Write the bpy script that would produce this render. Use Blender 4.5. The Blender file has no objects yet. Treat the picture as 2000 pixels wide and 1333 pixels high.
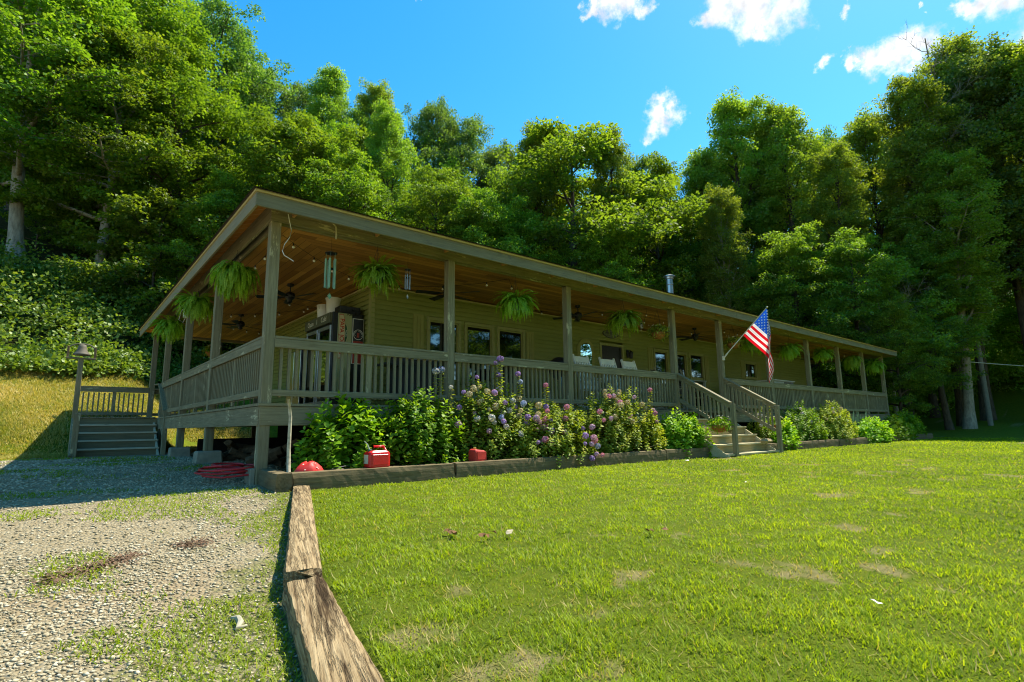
import bpy, math, random
import numpy as np
from math import sin, cos, pi, radians
from mathutils import Vector, Matrix

# ============================================================ camera, sky, sun, exposure
sc = bpy.context.scene
COL = sc.collection
CAMP = np.array([-2.145, -7.814, -0.354]); YAW, TILT, ROLL, FPX = 0.6982, 0.15806, -0.01185, 1051.44
def cam_axes():
    cy, sy, ct, st = cos(YAW), sin(YAW), cos(TILT), sin(TILT)
    f = np.array([sy*ct, cy*ct, st]); r = np.array([cy, -sy, 0.]); u = np.cross(r, f)
    cr, sr = cos(ROLL), sin(ROLL)
    return cr*r+sr*u, -sr*r+cr*u, f
AR, AU, AF = cam_axes()
cd = bpy.data.cameras.new('camera'); cam = bpy.data.objects.new('camera', cd); COL.objects.link(cam)
cd.sensor_width = 36; cd.lens = 36*FPX/2000; cd.clip_start = .05; cd.clip_end = 2000
mw = Matrix.Identity(4)
for i in range(3):
    mw[i][0], mw[i][1], mw[i][2], mw[i][3] = AR[i], AU[i], -AF[i], CAMP[i]
cam.matrix_world = mw
sc.camera = cam

def ray(px, py):
    return (px-1000)/FPX*AR - (py-666.5)/FPX*AU + AF

SUN_DIR = Vector((0.528, -0.015, 0.847)).normalized()      # towards the sun
sd = bpy.data.lights.new('sun', 'SUN'); so = bpy.data.objects.new('sun', sd); COL.objects.link(so)
sd.energy = 4.0; sd.angle = radians(0.55); sd.color = (1.0, 0.93, 0.80)
so.rotation_euler = SUN_DIR.to_track_quat('Z', 'Y').to_euler()

world = bpy.data.worlds.new('World'); sc.world = world; world.use_nodes = True
wn, wl = world.node_tree.nodes, world.node_tree.links
wn.clear()
wout = wn.new('ShaderNodeOutputWorld'); bg = wn.new('ShaderNodeBackground')
sky = wn.new('ShaderNodeTexSky'); sky.sky_type = 'NISHITA'; sky.sun_disc = False
sky.sun_elevation = math.asin(SUN_DIR.z); sky.sun_rotation = math.atan2(SUN_DIR.x, SUN_DIR.y)
sky.air_density = 1.0; sky.dust_density = 0.25; sky.ozone_density = 2.2; sky.altitude = 200
bg.inputs['Strength'].default_value = 0.15
tc = wn.new('ShaderNodeTexCoord')
nz = wn.new('ShaderNodeTexNoise'); nz.inputs['Scale'].default_value = 14; nz.inputs['Detail'].default_value = 9; nz.inputs['Roughness'].default_value = .62
wl.new(tc.outputs['Generated'], nz.inputs['Vector'])
sub = wn.new('ShaderNodeVectorMath'); sub.operation = 'SUBTRACT'; sub.inputs[1].default_value = (.5, .5, .5)
wl.new(nz.outputs['Color'], sub.inputs[0])
scl = wn.new('ShaderNodeVectorMath'); scl.operation = 'SCALE'; scl.inputs['Scale'].default_value = .15
wl.new(sub.outputs[0], scl.inputs[0])
add = wn.new('ShaderNodeVectorMath'); add.operation = 'ADD'
wl.new(tc.outputs['Generated'], add.inputs[0]); wl.new(scl.outputs[0], add.inputs[1])
CLOUDS = [(1303,222,30),(1292,250,30),(1282,262,22),(1310,210,20),(1410,5,42),(1455,18,45),(1490,40,25),(1530,10,48),(1390,20,25),
          (1205,-6,34),(1240,0,24),(1170,-4,20),(1610,114,22),(1620,106,12),(1700,72,12),(1675,90,12),(1655,100,8),(1735,118,38),(1768,105,38),
          (1700,128,18),(1770,150,24),(1640,10,16),(1870,8,26),(1910,0,36),(1960,2,44),(1835,6,12),(806,10,9),(1795,22,9),
          (2080,60,60),(2150,120,70),(-200,-200,90),(900,-160,70),(620,-260,60)]
prev = None
for (px, py, r) in CLOUDS:
    d = ray(px, py); d = d/np.linalg.norm(d)
    dn = wn.new('ShaderNodeVectorMath'); dn.operation = 'DISTANCE'; dn.inputs[1].default_value = tuple(d)
    wl.new(add.outputs[0], dn.inputs[0])
    mr = wn.new('ShaderNodeMapRange'); mr.interpolation_type = 'SMOOTHSTEP'
    rr = r/FPX/(1+((px-1000)**2+(py-666)**2)/FPX**2)**.5*.90
    mr.inputs['From Min'].default_value = rr*1.5; mr.inputs['From Max'].default_value = rr*.35
    wl.new(dn.outputs['Value'], mr.inputs['Value'])
    if prev is None: prev = mr.outputs[0]
    else:
        mx = wn.new('ShaderNodeMath'); mx.operation = 'MAXIMUM'
        wl.new(prev, mx.inputs[0]); wl.new(mr.outputs[0], mx.inputs[1]); prev = mx.outputs[0]
n2 = wn.new('ShaderNodeTexNoise'); n2.inputs['Scale'].default_value = 40; n2.inputs['Detail'].default_value = 6
wl.new(tc.outputs['Generated'], n2.inputs['Vector'])
cr2 = wn.new('ShaderNodeMapRange'); cr2.inputs['From Min'].default_value = .3; cr2.inputs['From Max'].default_value = .7
cr2.inputs['To Min'].default_value = .62; cr2.inputs['To Max'].default_value = 1.05
wl.new(n2.outputs['Fac'], cr2.inputs['Value'])
ccol = wn.new('ShaderNodeVectorMath'); ccol.operation = 'SCALE'; ccol.inputs[0].default_value = (3.7, 3.8, 3.95)
wl.new(cr2.outputs[0], ccol.inputs['Scale'])
hs = wn.new('ShaderNodeHueSaturation'); hs.inputs['Saturation'].default_value = 1.40; hs.inputs['Value'].default_value = .76; hs.inputs['Hue'].default_value = .485
wl.new(sky.outputs[0], hs.inputs['Color'])
mixw = wn.new('ShaderNodeMix'); mixw.data_type = 'RGBA'
wl.new(prev, mixw.inputs['Factor']); wl.new(hs.outputs[0], mixw.inputs[6]); wl.new(ccol.outputs[0], mixw.inputs[7])
wl.new(mixw.outputs[2], bg.inputs['Color']); wl.new(bg.outputs[0], wout.inputs['Surface'])

sc.view_settings.view_transform = 'Standard'; sc.view_settings.look = 'None'
sc.view_settings.exposure = 1.28; sc.view_settings.gamma = 1.0
sc.cycles.use_denoising = True; sc.cycles.filter_width = 1.1
sc.cycles.max_bounces = 7; sc.cycles.diffuse_bounces = 3; sc.cycles.glossy_bounces = 3
sc.cycles.transmission_bounces = 4; sc.cycles.transparent_max_bounces = 6
sc.cycles.sample_clamp_indirect = 6

rng = np.random.default_rng(7); random.seed(7)

# ============================================================ materials
def newmat(name):
    m = bpy.data.materials.new(name); m.use_nodes = True
    nt = m.node_tree; nt.nodes.clear()
    o = nt.nodes.new('ShaderNodeOutputMaterial'); return m, nt.nodes, nt.links, o
def noise(N, L, vec, scale, detail=4, rough=.55):
    t = N.new('ShaderNodeTexNoise'); t.inputs['Scale'].default_value = scale
    t.inputs['Detail'].default_value = detail; t.inputs['Roughness'].default_value = rough
    if vec is not None: L.new(vec, t.inputs['Vector'])
    return t.outputs['Fac']
def ramp(N, L, fac, stops):
    r = N.new('ShaderNodeValToRGB'); e = r.color_ramp.elements
    while len(e) < len(stops): e.new(.5)
    for el, (p, c) in zip(e, stops):
        el.position = p; el.color = (*c, 1) if len(c) == 3 else c
    L.new(fac, r.inputs['Fac']); return r.outputs['Color']
def mixc(N, L, fac, a, b, mode='MIX'):
    m = N.new('ShaderNodeMix'); m.data_type = 'RGBA'; m.blend_type = mode
    for s, v in ((0, fac), (6, a), (7, b)):
        if isinstance(v, (int, float)): m.inputs[s].default_value = v
        elif isinstance(v, tuple): m.inputs[s].default_value = (*v, 1)
        else: L.new(v, m.inputs[s])
    return m.outputs[2]
def mathn(N, L, op, a, b=None):
    m = N.new('ShaderNodeMath'); m.operation = op
    for i, v in enumerate((a, b)):
        if v is None: continue
        if isinstance(v, (int, float)): m.inputs[i].default_value = v
        else: L.new(v, m.inputs[i])
    return m.outputs[0]
def coords(N, L, scale=(1, 1, 1), kind='Object', rot=(0, 0, 0)):
    t = N.new('ShaderNodeTexCoord'); src = t.outputs[kind]
    if any(rot):
        m0 = N.new('ShaderNodeMapping'); m0.inputs['Rotation'].default_value = rot; L.new(src, m0.inputs['Vector']); src = m0.outputs[0]
    mp = N.new('ShaderNodeMapping'); mp.inputs['Scale'].default_value = scale
    L.new(src, mp.inputs['Vector']); return mp.outputs[0]
def bsdf(N, L, o, col, rough=.7, bump=None, bs=.3, bd=.01, spec=.3, metal=0):
    p = N.new('ShaderNodeBsdfPrincipled')
    if isinstance(col, tuple): p.inputs['Base Color'].default_value = (*col, 1)
    else: L.new(col, p.inputs['Base Color'])
    if isinstance(rough, (int, float)): p.inputs['Roughness'].default_value = rough
    else: L.new(rough, p.inputs['Roughness'])
    p.inputs['Specular IOR Level'].default_value = spec; p.inputs['Metallic'].default_value = metal
    if bump is not None:
        b = N.new('ShaderNodeBump'); b.inputs['Strength'].default_value = bs; b.inputs['Distance'].default_value = bd
        L.new(bump, b.inputs['Height']); L.new(b.outputs[0], p.inputs['Normal'])
    L.new(p.outputs[0], o.inputs['Surface']); return p
_mc = {}
def plain(name, col, rough=.6, var=.15, spec=.35, metal=0, sc_=6):
    if name in _mc: return _mc[name]
    m, N, L, o = newmat(name)
    v = coords(N, L); n = noise(N, L, v, sc_, 5)
    c = ramp(N, L, n, [(.3, tuple(x*(1-var) for x in col)), (.7, tuple(min(1, x*(1+var)) for x in col))])
    bsdf(N, L, o, c, rough, n, .12, .004, spec, metal); _mc[name] = m; return m
def wood(name, axis, dark, light, grain=1.0, crack=.5, bs=.5, worn=None, rough=.8):
    k = name+'_'+axis
    if k in _mc: return _mc[k]
    m, N, L, o = newmat(k)
    s = {'x': (.06, 1, 1), 'y': (1, .06, 1), 'z': (1, 1, .06)}[axis]
    v = coords(N, L, s)
    n1 = noise(N, L, v, 38*grain, 8, .65); n2 = noise(N, L, v, 7*grain, 4)
    n3 = noise(N, L, coords(N, L), 2.3, 5, .6)
    c = ramp(N, L, n1, [(.28, dark), (.5, tuple((a+b)/2 for a, b in zip(dark, light))), (.72, light)])
    c = mixc(N, L, mathn(N, L, 'MULTIPLY', n2, .55), c, tuple(x*.6 for x in dark))
    c = mixc(N, L, mathn(N, L, 'MULTIPLY', n3, .35), c, tuple(min(1, x*1.25) for x in light))
    if worn:
        n4 = noise(N, L, coords(N, L, tuple(1 if q == 1 else .25 for q in s)), 9, 6, .7)
        f = ramp(N, L, n4, [(.60, (0, 0, 0)), (.66, (.9, .9, .9))])
        c = mixc(N, L, f, c, worn)
    bsdf(N, L, o, c, rough, n1, bs, .006, .2); _mc[k] = m; return m
G_D, G_L = (.100, .088, .046), (.330, .292, .170)
def gray(axis): return wood('weathered_wood', axis, G_D, G_L, worn=(.52, .47, .28))
def tiew(axis): return wood('old_timber', axis, (.10, .063, .026), (.42, .305, .16), 1.1, bs=1.0, rough=.9)
def timb(axis): return wood('dark_timber', axis, (.060, .045, .020), (.24, .19, .10), 1.0, bs=.9, rough=.9)

def boards(name, along, width, c1, c2, seam=(.03, .015, .006), rot=0):
    """planked surface in the XY plane, boards running along x or y"""
    if name in _mc: return _mc[name]
    m, N, L, o = newmat(name)
    v = coords(N, L, rot=(0, 0, rot))
    sep = N.new('ShaderNodeSeparateXYZ'); L.new(v, sep.inputs[0])
    a, b = (sep.outputs[1], sep.outputs[0]) if along == 'x' else (sep.outputs[0], sep.outputs[1])
    u = mathn(N, L, 'DIVIDE', a, width); fl = mathn(N, L, 'FLOOR', u); fr = mathn(N, L, 'FRACT', u)
    wn1 = N.new('ShaderNodeTexWhiteNoise'); wn1.noise_dimensions = '1D'; L.new(fl, wn1.inputs['W'])
    lb = mathn(N, L, 'FLOOR', mathn(N, L, 'ADD', mathn(N, L, 'DIVIDE', b, 1.7), mathn(N, L, 'MULTIPLY', wn1.outputs['Value'], 7)))
    cmb = N.new('ShaderNodeCombineXYZ'); L.new(fl, cmb.inputs[0]); L.new(lb, cmb.inputs[1])
    wn2 = N.new('ShaderNodeTexWhiteNoise'); wn2.noise_dimensions = '2D'; L.new(cmb.outputs[0], wn2.inputs['Vector'])
    c = ramp(N, L, wn2.outputs['Value'], [(0, c1), (.6, tuple((x+y)/2 for x, y in zip(c1, c2))), (1, c2)])
    g = noise(N, L, coords(N, L, (.08, 1, 1) if along == 'x' else (1, .08, 1)), 30, 6)
    c = mixc(N, L, mathn(N, L, 'MULTIPLY', g, .6), c, tuple(x*.45 for x in c1))
    kn = noise(N, L, coords(N, L), 7, 2); kf = ramp(N, L, kn, [(.70, (0, 0, 0)), (.76, (1, 1, 1))])
    c = mixc(N, L, kf, c, tuple(x*.35 for x in c1))
    e = ramp(N, L, fr, [(0, (1, 1, 1)), (.05, (0, 0, 0)), (.95, (0, 0, 0)), (1, (1, 1, 1))])
    c = mixc(N, L, e, c, seam)
    bsdf(N, L, o, c, .55, g, .2, .003, .3); _mc[name] = m; return m

def leafmat(name, c_dark, c_mid, c_light, trans=.45, gloss=.10, huev=.03):
    if name in _mc: return _mc[name]
    m, N, L, o = newmat(name)
    at = N.new('ShaderNodeAttribute'); at.attribute_name = 'lv'
    oi = N.new('ShaderNodeObjectInfo')
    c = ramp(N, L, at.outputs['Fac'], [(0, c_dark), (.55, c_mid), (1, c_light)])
    h = N.new('ShaderNodeHueSaturation'); L.new(c, h.inputs['Color'])
    L.new(mathn(N, L, 'ADD', .5-huev/2, mathn(N, L, 'MULTIPLY', oi.outputs['Random'], huev)), h.inputs['Hue'])
    L.new(mathn(N, L, 'ADD', .82, mathn(N, L, 'MULTIPLY', oi.outputs['Random'], .36)), h.inputs['Value'])
    c = h.outputs[0]
    d = N.new('ShaderNodeBsdfDiffuse'); L.new(c, d.inputs['Color'])
    t = N.new('ShaderNodeBsdfTranslucent')
    L.new(mixc(N, L, .8, c, (1.35, 1.25, .35), 'MULTIPLY'), t.inputs['Color'])
    ms = N.new('ShaderNodeMixShader'); ms.inputs[0].default_value = trans
    L.new(d.outputs[0], ms.inputs[1]); L.new(t.outputs[0], ms.inputs[2])
    g = N.new('ShaderNodeBsdfGlossy'); g.inputs['Roughness'].default_value = .5; g.inputs['Color'].default_value = (.8, .85, .75, 1)
    m2 = N.new('ShaderNodeMixShader'); m2.inputs[0].default_value = gloss*.5
    L.new(ms.outputs[0], m2.inputs[1]); L.new(g.outputs[0], m2.inputs[2])
    L.new(m2.outputs[0], o.inputs['Surface']); _mc[name] = m; return m

LM_MAPLE = leafmat('leaf_maple', (.090, .170, .014), (.175, .305, .020), (.310, .425, .030), .52, .05)
LM_OAK = leafmat('leaf_oak', (.080, .150, .028), (.145, .250, .038), (.230, .340, .050), .54, .08)
LM_POPLAR = leafmat('leaf_poplar', (.125, .205, .018), (.240, .355, .026), (.370, .470, .042), .60, .07)
LM_DEEP = leafmat('leaf_deep', (.100, .185, .016), (.190, .315, .024), (.290, .420, .036), .60, .06)
LM_BRUSH = leafmat('leaf_brush', (.085, .150, .016), (.175, .260, .026), (.310, .375, .060), .42, .08)
LM_HYD = leafmat('leaf_hydrangea', (.075, .165, .008), (.170, .310, .012), (.360, .480, .018), .46, .05, .02)
LM_HYD2 = leafmat('leaf_hydrangea_yellowed', (.110, .170, .015), (.250, .320, .028), (.560, .520, .080), .40, .05, .02)
LM_HOSTA = leafmat('leaf_hosta', (.090, .210, .010), (.210, .400, .014), (.450, .570, .024), .46, .05, .02)
LM_FERN = leafmat('leaf_fern', (.110, .230, .014), (.240, .420, .022), (.450, .600, .060), .50, .04, .02)
LM_GRASS = leafmat('leaf_grass', (.100, .165, .008), (.265, .365, .010), (.450, .510, .030), .50, .03, 0)
LM_STRAW = leafmat('leaf_straw', (.150, .190, .022), (.330, .300, .070), (.540, .430, .160), .38, .03, 0)

# ============================================================ mesh building
def link(name, mesh, mat=None, parent=None, bevel=0, smooth=False):
    o = bpy.data.objects.new(name, mesh); COL.objects.link(o)
    if mat is not None:
        for mm in (mat if isinstance(mat, (list, tuple)) else [mat]): mesh.materials.append(mm)
    if parent is not None: o.parent = parent
    if bevel:
        b = o.modifiers.new('bevel', 'BEVEL'); b.width = bevel; b.segments = 1; b.limit_method = 'ANGLE'
    if smooth: mesh.shade_smooth()
    return o
def npmesh(name, V, F, lv=None, smooth=False):
    V = np.asarray(V, np.float32).reshape(-1, 3); F = np.asarray(F, np.int32); k = F.shape[1]
    me = bpy.data.meshes.new(name)
    me.vertices.add(len(V)); me.vertices.foreach_set('co', V.ravel())
    me.loops.add(F.size); me.loops.foreach_set('vertex_index', F.ravel())
    me.polygons.add(len(F)); me.polygons.foreach_set('loop_start', np.arange(0, F.size, k, dtype=np.int32))
    me.update(calc_edges=True)
    if lv is not None:
        a = me.attributes.new('lv', 'FLOAT', 'POINT'); a.data.foreach_set('value', np.asarray(lv, np.float32))
    if smooth: me.shade_smooth()
    return me
class MB:
    def __init__(s): s.v = []; s.f = []; s.m = []
    def face(s, pts, mi=0):
        n = len(s.v); s.v += [tuple(p) for p in pts]; s.f.append(tuple(range(n, n+len(pts)))); s.m.append(mi)
    def hexa(s, p, mi=0):
        n = len(s.v); s.v += [tuple(q) for q in p]
        for f in ((0, 3, 2, 1), (4, 5, 6, 7), (0, 1, 5, 4), (1, 2, 6, 5), (2, 3, 7, 6), (3, 0, 4, 7)):
            s.f.append(tuple(n+i for i in f)); s.m.append(mi)
    def box(s, x0, y0, z0, x1, y1, z1, mi=0):
        s.hexa([(x0, y0, z0), (x1, y0, z0), (x1, y1, z0), (x0, y1, z0), (x0, y0, z1), (x1, y0, z1), (x1, y1, z1), (x0, y1, z1)], mi)
    def beam(s, a, b, w, h, up=(0, 0, 1), mi=0):
        """rectangular bar from a to b (centre line), w sideways, h along up"""
        a = Vector(a); b = Vector(b); d = (b-a).normalized(); sd_ = d.cross(Vector(up)).normalized(); u = sd_.cross(d)
        p = []
        for c in (a, b):
            p += [c-sd_*w/2-u*h/2, c+sd_*w/2-u*h/2, c+sd_*w/2+u*h/2, c-sd_*w/2+u*h/2]
        s.hexa(p, mi)
    def tube(s, pts, r, n=8, mi=0, cap=True):
        pts = [Vector(p) for p in pts]; rr = r if isinstance(r, (list, tuple)) else [r]*len(pts)
        base = len(s.v); ref = Vector((0, 0, 1))
        for i, p in enumerate(pts):
            d = (pts[min(i+1, len(pts)-1)]-pts[max(i-1, 0)]).normalized()
            rf = ref if abs(d.z) < .95 else Vector((1, 0, 0))
            a = d.cross(rf).normalized(); b = d.cross(a)
            for k in range(n):
                t = 2*pi*k/n; s.v.append(tuple(p+(a*cos(t)+b*sin(t))*rr[i]))
        for i in range(len(pts)-1):
            for k in range(n):
                s.f.append((base+i*n+k, base+i*n+(k+1) % n, base+(i+1)*n+(k+1) % n, base+(i+1)*n+k)); s.m.append(mi)
        if cap:
            s.f.append(tuple(base+k for k in range(n))); s.m.append(mi)
            s.f.append(tuple(base+(len(pts)-1)*n+k for k in reversed(range(n)))); s.m.append(mi)
    def lathe(s, prof, c=(0, 0, 0), n=16, mi=0):
        base = len(s.v)
        for (r, z) in prof:
            for k in range(n):
                t = 2*pi*k/n; s.v.append((c[0]+r*cos(t), c[1]+r*sin(t), c[2]+z))
        for i in range(len(prof)-1):
            for k in range(n):
                s.f.append((base+i*n+k, base+i*n+(k+1) % n, base+(i+1)*n+(k+1) % n, base+(i+1)*n+k)); s.m.append(mi)
        s.f.append(tuple(base+k for k in reversed(range(n)))); s.m.append(mi)
        s.f.append(tuple(base+(len(prof)-1)*n+k for k in range(n))); s.m.append(mi)
    def build(s, name, mat, parent=None, bevel=0, smooth=False):
        me = bpy.data.meshes.new(name); me.from_pydata(s.v, [], s.f); me.update()
        if any(s.m): me.polygons.foreach_set('material_index', s.m)
        return link(name, me, mat, parent, bevel, smooth)
def tag(o, label=None, cat=None, group=None, kind=None):
    if label: o['label'] = label
    if cat: o['category'] = cat
    if group: o['group'] = group
    if kind: o['kind'] = kind
    return o
def empty(name, loc=(0, 0, 0), rz=0, label=None, cat=None, group=None):
    o = bpy.data.objects.new(name, None); COL.objects.link(o); o.location = loc; o.rotation_euler = (0, 0, rz)
    o.empty_display_size = .1
    return tag(o, label, cat, group)
def kids(o): return [c for c in bpy.data.objects if c.parent == o]
def copy_tree(o, parent=None):
    c = o.copy(); COL.objects.link(c); c.parent = parent
    for ch in kids(o): copy_tree(ch, c)
    return c
def text_mesh(body, size, name='lettering', extrude=.002, align='CENTER', offset=0):
    cu = bpy.data.curves.new(name, 'FONT'); cu.body = body; cu.size = size; cu.extrude = extrude; cu.offset = offset
    cu.align_x = align; cu.align_y = 'CENTER'
    t = bpy.data.objects.new(name, cu); COL.objects.link(t)
    bpy.context.view_layer.update()
    me = bpy.data.meshes.new_from_object(t.evaluated_get(bpy.context.evaluated_depsgraph_get()))
    bpy.data.objects.remove(t); return me
def place_text(name, body, size, loc, xdir, zdir, mat, parent, **k):
    me = text_mesh(body, size, **k); o = link(name, me, mat, parent)
    x = Vector(xdir).normalized(); z = Vector(zdir).normalized(); n = x.cross(z)
    m = Matrix.Identity(4)
    for i in range(3): m[i][0], m[i][1], m[i][2], m[i][3] = x[i], z[i], n[i], loc[i]
    o.matrix_local = m; return o

def smooth01(t): t = np.clip(t, 0, 1); return t*t*(3-2*t)
# ------------------------------------------------------------ value noise (for terrain and planting)
_G = np.random.default_rng(3).random((256, 256))
def vnoise(x, y, s):
    x = np.asarray(x, float)*s+100.3; y = np.asarray(y, float)*s+57.7
    xi = np.floor(x).astype(int); yi = np.floor(y).astype(int); fx = x-xi; fy = y-yi
    fx = fx*fx*(3-2*fx); fy = fy*fy*(3-2*fy)
    g = lambda a, b: _G[a % 256, b % 256]
    return (g(xi, yi)*(1-fx)+g(xi+1, yi)*fx)*(1-fy)+(g(xi, yi+1)*(1-fx)+g(xi+1, yi+1)*fx)*fy
def fbm(x, y, s, o=4):
    r = 0; a = .5
    for i in range(o): r = r+a*vnoise(x, y, s*2**i); a *= .5
    return r/(1-.5**o)
# ------------------------------------------------------------ terrain
def tie_x(y):        # centre line of the two railway sleepers, continued both ways
    y = np.asarray(y, float)
    return np.where(y > -4.78, .19+(y+1.06)*.337, -1.055+(y+4.78)*.225)
def slope_s(x, y):
    yf = 9.4+3.8*smooth01((x+.6)/2.2)
    return y-yf
def gh(x, y):
    x = np.asarray(x, float); y = np.asarray(y, float)
    t = smooth01((y+1.2)/4)
    z = -1.09+(.16)*t*(1-smooth01((x-8)/8)) + np.minimum(0, (y+1))*.012
    left = 1-smooth01((x-tie_x(y)+.02)/.12)
    z = z-left*.07*smooth01((-1-y)/2)-.045*left*smooth01((-3-y)/2)
    s = slope_s(x, y)
    sp = np.where(s > 0, s, 0); bank = .37*sp*smooth01(sp/1.5)+.27*np.maximum(0, sp-8.5)
    r = np.maximum(0, x-31); right = .075*r+.25*np.maximum(0, x-44)
    right = right*smooth01((y+14)/10)
    bank = bank+(np.maximum(bank, right)-bank)
    cap = 34; bank = np.where(bank > cap, cap+(bank-cap)*.15, bank)
    z = z+bank
    z = z+np.maximum(0, -y-22)*.05                      # valley floor rises behind the viewer
    z = z+(fbm(x, y, .35)-.5)*.05*np.clip((np.hypot(x+2, y+3)-3)/10, 0, 1)+(fbm(x, y, 2.2, 2)-.5)*.018
    z = z+(fbm(x, y, .08)-.5)*2.2*smooth01((s-8)/15)
    return z
def gh1(x, y): return float(gh(x, y))
def axis_pts(a, b, c0, c1, fine, coarse):
    p = list(np.arange(c0, c1, fine)); st = fine; q = c1
    while q < b: p.append(q); st = min(coarse, st*1.12); q += st
    p.append(b); st = fine; q = c0-fine; lo = []
    while q > a: lo.append(q); st = min(coarse, st*1.12); q -= st
    lo.append(a); return np.array(sorted(lo)+p)
gx = axis_pts(-90, 190, -4.5, 5.0, .09, 3.0); gy = axis_pts(-110, 150, -7.6, 0.6, .09, 3.0)
GX, GY = np.meshgrid(gx, gy); GZ = gh(GX, GY)
TV = np.stack([GX, GY, GZ], -1).reshape(-1, 3)
nx, ny = len(gx), len(gy)
ii, jj = np.meshgrid(np.arange(nx-1), np.arange(ny-1)); q0 = (jj*nx+ii).ravel()
TF = np.stack([q0, q0+1, q0+nx+1, q0+nx], 1)
cxm = TV[TF].mean(1); X, Y = cxm[:, 0], cxm[:, 1]
S = slope_s(X, Y)
is_bed = (X > .1) & (X < 27.4) & (Y > -.95) & (Y < .1) & ~((X > 9.8) & (X < 12.2))
is_drive = ((X < tie_x(Y)) & (Y < -1.0) | (X < 2.6) & (Y >= -1.0) & (Y < 12.0) & (S < -.6) & ~is_bed) & (Y > -40)
is_hill = (S > 5.8) | (X > 52) | (Y < -34)
is_lawn = ~(is_bed | is_drive | is_hill)
def drypatch(x, y): return smooth01((fbm(x, y, 1.9, 4)-.66)/.07)*smooth01((fbm(x+9, y-4, .33, 2)-.38)/.2)
BARE = [(1.35, -5.45, .10), (.95, -5.1, .08), (.25, -5.9, .13), (-.35, -6.1, .10), (2.6, -6.1, .16), (4.6, -5.4, .25), (5.6, -5.9, .22), (7.5, -5.8, .3), (3.6, -4.6, .12), (-1.0, -5.85, .12), (-.7, -6.5, .14), (8.6, -3.2, .22),
        (6.4, -4.4, .22), (7.4, -4.9, .26), (9.3, -5.2, .3), (-.95, -6.35, .14), (-.55, -5.5, .09), (1.9, -6.55, .10), (11.0, -4.4, .3)]
def bare(x, y):
    d = np.zeros_like(x)
    for bx, by, br in BARE: d = np.maximum(d, (1-smooth01((np.hypot(x-bx, (y-by)*1.3)+br*3.2*(fbm(x, y, 1.1/br, 3)-.5)-br*.6)/(br*.9)))*(.55+.45*vnoise(x, y, 23)))
    return d
def submesh(name, mask, mat):
    F = TF[mask]; u, inv = np.unique(F, return_inverse=True)
    me = npmesh(name, TV[u], inv.reshape(F.shape), np.maximum(drypatch(TV[u][:, 0], TV[u][:, 1])*.8, bare(TV[u][:, 0], TV[u][:, 1])) if name == 'lawn' else None, smooth=True)
    return tag(link(name, me, mat), kind='structure')

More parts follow.
